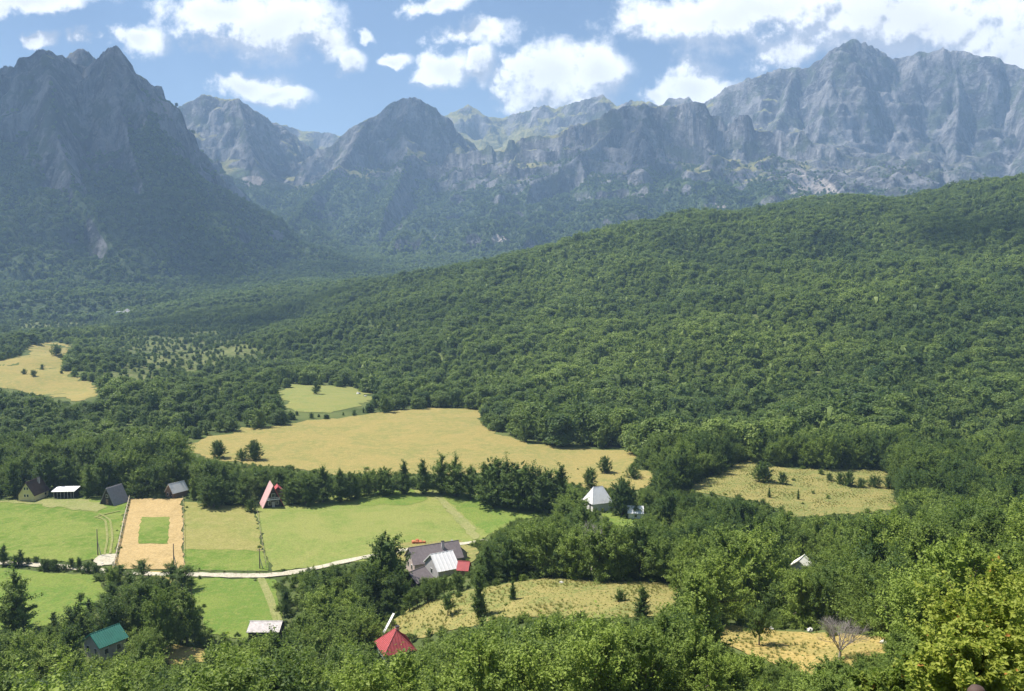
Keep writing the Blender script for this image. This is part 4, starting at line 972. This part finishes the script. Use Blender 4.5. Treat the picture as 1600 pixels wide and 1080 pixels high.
# far white house
r = start('distant_white_house', 'tiny white house with pale grey hipped roof far away in the left woods', 'house', 199, 495, 0, z=None)
hip(r, 14, 11, 7.0, 13.5, 4, 'white', 'pale_roof', .5); link('annex', box_mesh('annex', -17, -7.1, -5, 4, -1, 9.0, 'white'), r); window(r, 0, 3, -5.5, 2, 2)
# small parked trailer-like hut in the right pasture (white panel between the trees)
x0, y0 = hit(1201, 742)
o = link('tarpaulin', box_mesh('tarpaulin', -.5, .5, -.08, .08, -.2, 3.4, 'white', .02), loc=(x0, y0, gz(x0, y0)), label='narrow strip of white tarpaulin hanging beside the large round tree in the right pasture', cat='tarpaulin'); o.rotation_euler = (0, R(-14), R(20))

# ------------------------------------------------------------------ fences, poles, stones
def fence(pix, label, post='wood', rail='wood', step=3.0, h=1.25, rails=2, name='fence', thick=0.13):
    pts = [np.array(hit(u, v)) for u, v in pix]; x0, y0 = pts[0]
    r = link(name, None, loc=(x0, y0, 0), label=label, cat='fence')
    pm = box_mesh('post', -thick / 2, thick / 2, -thick / 2, thick / 2, -.3, h, post, .015)
    pos = []
    for a, b in zip(pts[:-1], pts[1:]):
        n = max(1, int(np.hypot(*(b - a)) / step)); pos += [a + (b - a) * k / n for k in range(n)]
    pos.append(pts[-1]); zz = [gz(*q) + .1 for q in pos]
    for q, z in zip(pos, zz):
        o = link('post', pm, r, (q[0] - x0, q[1] - y0, z)); o.rotation_euler = (rng.randn() * .03, rng.randn() * .03, rng.uniform(0, .6))
    for (a, za), (b, zb) in zip(zip(pos[:-1], zz[:-1]), zip(pos[1:], zz[1:])):
        for k in range(rails):
            hz_ = h * (0.88 - 0.42 * k)
            g = Geo(); tube(g, [(a[0] - x0, a[1] - y0, za + hz_), (b[0] - x0, b[1] - y0, zb + hz_ + rng.randn() * .02)], [thick * .42, thick * .42], 5)
            link('rail', g.mesh('rail', [M[rail]]), r)
    return r
fence([(203,778), (196,806), (178,888)], 'pale wooden rail fence along the left side of the straw paddock', 'wood', 'wood', 3.0, 1.3, 2, thick=0.2)
fence([(286,780), (287,835), (288,890)], 'thin wooden fence along the right side of the straw paddock', 'wood', 'pole', 4.5, 1.1, 1, thick=0.10)
fence([(402,800), (407,835), (416,888)], 'rough post fence between the hay field and the light green field', 'pole', 'pole', 3.5, 1.1, 1, thick=0.10)
fence([(290,896), (350,897.5), (424,898)], 'short post fence on the far side of the pale road', 'pole', 'pole', 3.0, 1.0, 1, thick=0.09)
def pole(u, v, H, label, arm=True):
    x, y = hit(u, v); z = gz(x, y); r = link('utility_pole', None, loc=(x, y, z), label=label, cat='pole')
    g = Geo(); tube(g, [(0, 0, -.5), (0, 0, H * .5), (.03, 0, H)], [.16, .13, .10], 8); link('shaft', g.mesh('shaft', [M['pole']], True), r)
    g = Geo(); tube(g, [(.9, 0, -.4), (.05, 0, H * .55)], [.10, .08], 6); link('brace', g.mesh('brace', [M['grey_wall']], True), r)
    if arm:
        a = link('cross_arm', box_mesh('cross_arm', -.6, .6, -.05, .05, H - .45, H - .33, 'pole'), r)
        for s in (-.5, 0, .5):
            g = Geo(); tube(g, [(s, 0, H - .33), (s, 0, H - .15)], [.05, .03], 6); link('insulator', g.mesh('insulator', [M['white']], True), a)
pole(406, 889, 5.4, 'short wooden utility pole at the corner of the hay field by the road')
pole(153, 868, 7.2, 'slender wooden pole standing in the left green field', False)
pole(272, 889, 6.6, 'slender wooden pole standing inside the near right corner of the paddock', False)
pole(936, 0 + 792, 7.0, 'thin wooden pole behind the white house', False) if False else None
def stone(u, v, wpx, label, group=None, seed=0):
    x, y = hit(u, v); z = gz(x, y); s = wpx * y / F; rs = np.random.RandomState(seed)
    v_ = ICO2[0] * (1 + .18 * rs.randn(len(ICO2[0]), 1)) * [s / 2, s / 2.6, s / 3.2]
    me = mesh_np('boulder', v_ + [0, 0, s * .12], [ICO2[1]], [M['stone']])
    o = link('boulder', me, loc=(x, y, z + .1), label=label, cat='boulder', group=group); o.rotation_euler.z = rs.uniform(0, 6)
stone(1266, 987, 12, 'white limestone boulder on the upper edge of the golden meadow', seed=1)
stone(1380, 1007, 13, 'pale boulder at the right end of the golden meadow', seed=2)
stone(1206, 984, 9, 'small pale stone at the upper left edge of the golden meadow', seed=3)
stone(877, 912, 7, 'pale stone on the crest of the knoll meadow', seed=4)
stone(560, 616, 7, 'pale boulder at the right end of the small green meadow, left one', seed=5)
stone(571, 620, 5, 'pale boulder at the right end of the small green meadow, right one', seed=6)
for i, (u, v) in enumerate([(150, 885), (178, 884), (160, 882)]): stone(u, v, 5, f'rough stone on the gravel patch by the road, {["leftmost", "rightmost", "middle one"][i]}', 'stones on the gravel patch', 10 + i)

# ------------------------------------------------------------------ the wood: every other tree
PL = np.array(PLACED); HP = np.array(HOUSES); RC = road_c
KEEP = [(36,738,68,786,270),(84,755,122,780,270),(160,760,200,787,270),(262,752,290,778,275),(402,752,440,790,265),(915,757,953,795,264),(980,786,1006,808,258),
        (640,848,720,904,196),(716,874,736,897,200),(592,984,650,1022,141),(132,956,196,1024,163),(390,964,443,992,166),(1242,866,1264,886,163),(600,964,618,990,156),(185,482,212,496,1200),
        (1296,955,1330,1034,88),(900,808,950,880,130),(1470,1066,1560,1080,8),(1090,690,1640,842,115)]
def candidates(x0, x1, y0, y1, sp, seed, fov=0.72):
    rs = np.random.RandomState(seed)
    gx, gy = np.meshgrid(np.arange(x0, x1, sp), np.arange(y0, y1, sp))
    gx = gx.ravel() + rs.uniform(-.48, .48, gx.size) * sp; gy = gy.ravel() + rs.uniform(-.48, .48, gy.size) * sp
    k = np.abs(np.arctan2(gx, gy)) < fov
    return gx[k], gy[k], rs
def thin(x, y, H, W, rs):
    """drop trees that stand in fields, on the road or in houses, lower those that hide what the place shows"""
    z = ground(x, y); ok = np.ones(len(x), bool)
    for nm, (pix, wp, vis) in FIELDS.items():
        xs = [q[0] for q in wp]; ys = [q[1] for q in wp]
        m_ = (x > min(xs)) & (x < max(xs)) & (y > min(ys)) & (y < max(ys)); ok[m_] &= ~inpoly(x[m_], y[m_], wp)
    near = y < 420; i = np.where(near)[0]
    if len(i):
        d = np.full(len(i), 1e9)
        for q in RC[::2]: d = np.minimum(d, np.hypot(x[i] - q[0], y[i] - q[1]))
        ok[i] &= d > 3.2
        for hx, hy in HP: ok[i] &= np.hypot(x[i] - hx, y[i] - hy) > 6.5
    for px, py, pr in PL: ok &= np.hypot(x - px, y - py) > pr * 0.9 + 1.2
    H = H.copy()
    for it in range(5):
        bad = np.zeros(len(x), bool)
        dep = y
        for fu, fh in ((0, 1.0), (-.33, .8), (.33, .8), (-.42, .5), (.42, .5), (0, .65), (0, .35), (-.4, .25), (.4, .25)):
            u, v = project(x + fu * W * H, y, z + H * fh)
            for nm, (pix, wp, vis) in FIELDS.items():
                if not vis: continue
                fy = np.mean([q[1] for q in wp]) 
                us = [q[0] for q in pix]; vs = [q[1] for q in pix]
                m_ = ok & (u > min(us)) & (u < max(us)) & (v > min(vs)) & (v < max(vs)) & (dep < max(q[1] for q in wp))
                if m_.any():
                    j = np.where(m_)[0]; bad[j] |= inpoly(u[j], v[j], pix)
        ut, vt = project(x, y, z + H); ub, vb = project(x, y, z); hw = W * H * .45 * F / np.maximum(y, 1)
        for (a, b, c, d_, dist) in KEEP:
            bad |= ok & (y < dist) & (ut + hw > a) & (ut - hw < c) & (vt < d_ - 3) & (vb > b)
        if it == 4: ok &= ~bad
        else: H = np.where(bad, H * 0.72, H)
    return z, H, ok

# near wood (individuals + the rest of the wood)
x, y, rs = candidates(-240, 260, 55, 330, 4.9, 21)
H = rs.uniform(6.0, 11.5, len(x)) * (0.85 + 0.3 * rs.rand(len(x)))
u0, v0 = project(x, y, ground(x, y))
bandl = (v0 < 782) & (u0 < 330)
H = np.where(y > 235, H * 1.15, H)
kinds = rs.choice(5, len(x), p=[.52, .2, .06, .14, .08]); W = np.array([.72, .5, .38, .66, 1.15])[kinds]
H = np.where(kinds == 4, H * .42, H)
z, H, ok = thin(x, y, H, W, rs)
# the valley behind the sheds is scrubby
sc_ = scrub_at(u0, v0); ok &= rs.rand(len(x)) > sc_ * 0.75
u1, v1 = project(x, y, z + H * .7)
ok &= (u1 > -160) & (u1 < 1760) & (v1 < 1140) & (H > 1.6) & (y > 55)
tint = np.clip(0.44 + 0.5 * fbm(x / 40, y / 40, 3) + 0.22 * rs.randn(len(x)) + 0.20 * sstep(190 - y, 0, 90) - 0.10 * sstep(y, 190, 260) - .40 * (rs.rand(len(x)) < .16), 0.02, 1.0)
idx = np.where(ok)[0]
vis = (u1[idx] > -20) & (u1[idx] < 1620) & (v1[idx] < 1085)
app = np.where(vis, H[idx] / y[idx], 0); order = idx[np.argsort(-app)]
NIND = 215
KN = ['round', 'tall', 'column', 'open', 'bush']
groups = {}
MARKS = [('the big dark farm tree', 605, 880), ('the farm roofs', 680, 875), ('the red hipped roof', 620, 1010), ('the green roof', 165, 990), ('the tin roofed shed', 417, 978),
         ('the knoll meadow', 850, 935), ('the golden meadow', 1250, 1010), ('the white house', 935, 775), ('the cream roofed hut', 1252, 880), ('the right pasture', 1240, 765),
         ('the yellow hazel bushes', 1520, 970), ('the tall left edge tree', 25, 930), ('the straw paddock', 235, 835), ('the bare pale tree', 926, 850), ('the lush lower field', 370, 940)]
made = []
for j in order[:NIND]:
    kd = KN[kinds[j]]; U, Vv = u1[j], v1[j]
    nm_m, mu, mv = min(MARKS, key=lambda q: (q[1] - U) ** 2 + ((q[2] - Vv) * 1.3) ** 2)
    du, dv = U - mu, Vv - mv
    rel = ('right of ' if du > 0 else 'left of ') if abs(du) > abs(dv) else ('below ' if dv > 0 else 'above ')
    far = 'well ' if math.hypot(du, dv) > 130 else ('a little ' if math.hypot(du, dv) > 65 else 'just ')
    tone = 'bright green' if tint[j] > .5 else ('mid green' if tint[j] > .28 else 'dark green')
    if kd == 'bush': nm, ct, form = 'shrub', 'shrub', 'low'
    else: nm, ct, form = 'broadleaf_tree', 'tree', {'round': 'round', 'tall': 'tall', 'column': 'pointed', 'open': 'loose'}[kd]
    made.append((f'{tone} {form} {ct} {far}{rel}{nm_m}', U, j, kd, nm, ct))
from collections import Counter
cnt = Counter(q[0] for q in made); seen = Counter()
for lab, U, j, kd, nm, ct in sorted(made, key=lambda q: q[1]):
    k_ = seen[lab]; seen[lab] += 1
    full = lab if cnt[lab] == 1 else f'{lab}, {ORD[min(k_, 29)]} from the left'
    tree(kd, x[j], y[j], H[j], full, 'trees and shrubs of the foreground wood', float(tint[j]), 1.0, nm, ct, z=float(z[j]))
rest = order[NIND:]
var = np.array([NOFF[KN[k]] + rs.randint({'round': 6, 'tall': 4, 'column': 3, 'open': 3, 'bush': 4}[KN[k]]) for k in kinds[rest]])
scatter('woodland', NEARC, np.c_[x[rest], y[rest], z[rest]], H[rest], H[rest] * rs.uniform(.9, 1.15, len(rest)), rs.uniform(0, 6.28, len(rest)), var, tint[rest])

# undergrowth of bramble and tall herbs on the open ground between trees and along field edges
x, y, rs = candidates(-240, 260, 24, 330, 2.1, 31)
u0, v0 = project(x, y, ground(x, y)); k = (u0 > -60) & (u0 < 1660) & (v0 < 1100); x, y = x[k], y[k]
jx, jy = x + rs.randn(len(x)) * .8, y + rs.randn(len(x)) * .8
ok = np.ones(len(x), bool)
for nm, (pix, wp, vis) in FIELDS.items():
    natural = nm.startswith('meadow')
    ins_ = inpoly(jx, jy, wp)
    ok &= ~ins_ | (natural & (rs.rand(len(x)) < .010))
d = np.full(len(x), 1e9)
for q in RC[::2]: d = np.minimum(d, np.hypot(x - q[0], y - q[1]))
ok &= d > 2.0
for hx, hy in HP: ok &= np.hypot(x - hx, y - hy) > 4.2
z = ground(x, y); H = rs.uniform(.45, 1.7, len(x)) * (.6 + .6 * rs.rand(len(x)))
uu, vv_ = project(x, y, z); H *= np.where((uu < 640) & (vv_ < 905) & (vv_ > 775), .45, 1)
tint = np.clip(.5 + .4 * fbm(x / 25, y / 25, 3) + .15 * rs.randn(len(x)), .05, 1)
k = np.where(ok)[0]
scatter('undergrowth', NEARC, np.c_[x[k], y[k], z[k] - .1], H[k], H[k] * rs.uniform(.9, 1.6, len(k)), rs.uniform(0, 6.28, len(k)), 16 + rs.randint(0, 4, len(k)), tint[k])

# rough grass on the nearer meadows
TUFTC = bpy.data.collections.new('grass_tuft_kinds')
M_TUFT = leaf_mat('dry_grass', (0.24, 0.245, 0.08), (0.46, 0.37, 0.15), 'inst', 0.4, 0.4)
for i in range(3):
    rs = np.random.RandomState(300 + i); g = Geo(); vs = []; tr = []
    for k in range(46):
        a = rs.uniform(0, 6.28); q = rs.uniform(0, .35); h = rs.uniform(.4, 1.0); lean = rs.uniform(.1, .5); b = a + rs.uniform(-.6, .6)
        p0 = np.array([math.cos(a) * q, math.sin(a) * q, 0]); sd = np.array([-math.sin(b), math.cos(b), 0]) * .05
        vs += [p0 - sd, p0 + sd, p0 + np.array([math.cos(b) * lean, math.sin(b) * lean, h])]; tr.append((3 * k, 3 * k + 1, 3 * k + 2))
    g.add(vs, None, tr); proto_obj(TUFTC, 'grass_tuft_%02d' % i, g, [M_TUFT])
x, y, rs = candidates(-240, 260, 70, 330, 0.95, 41)
ins_ = np.zeros(len(x), bool); jx, jy = x + rs.randn(len(x)) * .7, y + rs.randn(len(x)) * .7
for nm, (pix, wp, vis) in FIELDS.items():
    if nm.startswith('meadow') and max(q[1] for q in wp) < 330: ins_ |= inpoly(jx, jy, wp)
x, y = x[ins_], y[ins_]; n_ = len(x); H = rs.uniform(.15, .42, n_) * (.6 + .8 * sstep(fbm(x / 9, y / 9, 2), -.3, .4))
tint = np.clip(.5 + .7 * fbm(x / 12, y / 12, 3) + .18 * rs.randn(n_), 0, 1)
scatter('meadow_grass', TUFTC, np.c_[x, y, ground(x, y) + .12], H, H * rs.uniform(1.0, 1.8, n_), rs.uniform(0, 6.28, n_), rs.randint(0, 3, n_), tint)

# hill and valley forest
x, y, rs = candidates(-1000, 1150, 330, 1420, 7.2, 22, 0.70)
u0, v0 = project(x, y, ground(x, y)); sc_ = scrub_at(u0, v0)
hillside = sstep(u0 - 560 + (v0 - 560) * .5, -60, 120)
H = rs.uniform(6.5, 15.0, len(x)) * (0.75 + 0.5 * sstep(fbm(x / 90, y / 90, 2), -.4, .4)) * (0.72 + 0.28 * hillside)
H *= 1 - .5 * sc_
W = np.full(len(x), .8)
z, H, ok = thin(x, y, H, W, rs)
ok &= (rs.rand(len(x)) > sc_ * 0.34) & (H > 1.5)
tint = np.clip(0.50 + 0.10 * hillside + 0.6 * fbm(x / 170, y / 170, 4) + 0.17 * rs.randn(len(x)) - .32 * (rs.rand(len(x)) < .10), 0.02, 1.0)
k = np.where(ok)[0]
scatter('forest', FARC, np.c_[x[k], y[k], z[k] - .3], H[k], H[k] * rs.uniform(.9, 1.35, len(k)), rs.uniform(0, 6.28, len(k)), rs.choice(9, len(k), p=[.14, .14, .14, .14, .12, .12, .10, .06, .04]), tint[k])
# distant valley
x, y, rs = candidates(-1700, 1900, 1380, 2250, 9.5, 23, 0.70)
z = ground(x, y); H = rs.uniform(8, 14, len(x)); u0, v0 = project(x, y, z)
mzi = None
k = np.where(rs.rand(len(x)) > .06)[0]
tint = np.clip(0.34 + 0.5 * fbm(x / 200, y / 200, 3) + .12 * rs.randn(len(x)), .02, .95)
scatter('distant_forest', TINYC, np.c_[x[k], y[k], z[k] - .3], H[k], H[k] * 1.15, rs.uniform(0, 6.28, len(k)), rs.randint(0, 5, len(k)), tint[k])
# woods on the mountain flanks: sample the mountain surface
rs = np.random.RandomState(24)
area = (drr * dtt) * forest * (MR < 3700); pr = (area / area.sum()).ravel()
nm_ = 60000; ci = rs.choice(pr.size, nm_, p=pr); ir, it_ = ci // len(mth), ci % len(mth)
ir = np.clip(ir, 0, len(mr) - 2); it_ = np.clip(it_, 0, len(mth) - 2); fa, fb = rs.rand(nm_), rs.rand(nm_)
def bil(A): return (A[ir, it_] * (1 - fa) * (1 - fb) + A[ir + 1, it_] * fa * (1 - fb) + A[ir, it_ + 1] * (1 - fa) * fb + A[ir + 1, it_ + 1] * fa * fb)
x, y, z = bil(MX), bil(MY), bil(MZ)
H = rs.uniform(7, 15, nm_); mu_, mv_ = project(x, y, z)
tint = np.clip(0.30 + .45 * fbm(x / 160, y / 160, 4) + .13 * rs.randn(nm_) + .5 * ell(mu_, mv_, 670, 395, 90, 26) + .2 * ell(mu_, mv_, 560, 390, 120, 50), .02, .95)
scatter('mountain_forest', TINYC, np.c_[x, y, z - .8], H, H * rs.uniform(.8, 1.15, nm_), rs.uniform(0, 6.28, nm_), rs.randint(0, 5, nm_), tint)

# ------------------------------------------------------------------ yellow-green hazel bushes right below the viewpoint
def bush_near(u, vtop, d, wpx, label, seed, tint):
    xx, yy_, zt = at(u, vtop, d); z0 = gz(xx, yy_); Hh = max(1.2, zt - z0); Wd = wpx * d / F
    rs = np.random.RandomState(seed); r = link('hazel_bush', None, loc=(xx, yy_, z0), label=label, cat='bush')
    g = Geo(); sc_h = Hh
    L = crown_sprays(g, rs, Wd / sc_h, .0, 130, 15000, .085 / sc_h, 'round', core=.25, aspect=1.3)
    g.v = [v_ * sc_h for v_ in g.v]; L = [(c_ * sc_h, None) for c_, _ in L]
    c = link('foliage', g.mesh('foliage', [M_LEAF_BUSH]), r); c.color = grey(tint)
    g = Geo()
    for c_, r_ in L[:11]: tube(g, [(rs.uniform(-.2, .2), rs.uniform(-.2, .2), -.1), c_ * [.5, .5, .55], c_, c_ * [1.12, 1.12, 1.08]], [.05, .035, .02, .006], 5)
    link('stems', g.mesh('stems', [M_BARK], True), r); return r
bush_near(1550, 888, 24, 170, 'big yellow green hazel bush in the lower right corner, highest one', 70, .75)
bush_near(1490, 945, 22, 110, 'yellow green hazel bush in front of the highest one, left of the corner', 71, .75)
bush_near(1600, 930, 19, 200, 'yellow green hazel bush cut by the right edge of the picture', 72, .72)
bush_near(1510, 1005, 17, 140, 'low yellow hazel bush above the wooden post at the bottom right', 73, .85)
bush_near(1446, 1015, 24, 70, 'green hazel bush at the end of the golden meadow, left of the yellow ones', 74, .3)
bush_near(1385, 1062, 20, 120, 'low green hazel bush at the bottom edge right of centre', 75, .35)
xx, yy_, zt = at(1527, 1071, 10); z0 = gz(xx, yy_)
r = link('wooden_post', None, loc=(xx, yy_, z0), label='rounded brown top of a wooden post at the bottom right edge', cat='post')
g = Geo(); hh = zt - z0; tube(g, [(0, 0, -.2), (0, 0, hh * .6), (0, 0, hh - .08), (0, 0, hh - .02)], [.11, .11, .11, .07], 12); link('shaft', g.mesh('shaft', [M['brown_roof']], True), r)

# ------------------------------------------------------------------ clouds added out of view, each placed to shade the massifs and woods
m, t, out = newmat('shade_cloud_mist')
cb = t('ShaderNodeBsdfDiffuse', ins={0: (0.9, 0.9, 0.9, 1)}); ct_ = t('ShaderNodeBsdfTransparent'); cm_ = t('ShaderNodeMixShader', ins={0: 0.16, 1: ct_.outputs[0], 2: cb.outputs[0]}); t.l.new(cm_.outputs[0], out.inputs[0])
def shade_cloud(tx, ty, tz, rx, ry, n, seed, alt_=1900.0):
    rs = np.random.RandomState(seed); k = (alt_ - tz) / sun_dir.z; c = (tx + sun_dir.x * k, ty + sun_dir.y * k, alt_)
    g = Geo()
    for i in range(n):
        q = rs.randn(2) * .46; q *= min(1, 1.1 / (np.linalg.norm(q) + 1e-6)); r_ = rs.uniform(.14, .34) * min(rx, ry) * (1.15 - .5 * np.linalg.norm(q))
        g.add(np.array([q[0] * rx, q[1] * ry, rs.uniform(-.1, .5) * r_ + r_ * .3]) + ICO2[0] * (1 + .10 * rs.randn(len(ICO2[0]), 1)) * [r_, r_, r_ * .55], None, ICO2[1])
    link('shade_cloud', g.mesh('shade_cloud', [m], True), loc=c, kind='structure')
shade_cloud(-1500, 2500, 600, 750, 520, 80, 1); shade_cloud(-1050, 2050, 250, 480, 330, 55, 2); shade_cloud(-420, 1180, 40, 330, 170, 55, 3)
shade_cloud(-520, 3650, 650, 420, 260, 50, 4); shade_cloud(520, 3350, 520, 460, 260, 55, 5); shade_cloud(520, 930, 120, 170, 120, 40, 6); shade_cloud(-1050, 3700, 600, 330, 240, 40, 7)

# ------------------------------------------------------------------ haze
m, t, out = newmat('haze')
pv = t('ShaderNodeVolumePrincipled'); pv.inputs['Color'].default_value = (0.42, 0.63, 0.96, 1); pv.inputs['Density'].default_value = 1.3e-4; pv.inputs['Anisotropy'].default_value = 0.1
t.l.new(pv.outputs[0], out.inputs['Volume'])
zmin = float(min(V[:, 2].min(), MZ.min())) - 1; zmax = float(max(V[:, 2].max(), MZ.max())) + 30
bm = bmesh.new(); bmesh.ops.create_cube(bm, size=1)
for v in bm.verts: v.co = (v.co.x * 19000, v.co.y * 19000, zmin + (v.co.z + .5) * (zmax - zmin))
me = bpy.data.meshes.new('haze'); bm.to_mesh(me); bm.free(); me.materials.append(m)
o = link('haze', me, kind='stuff', label='thin blue summer haze filling the valley'); o.display_type = 'WIRE'
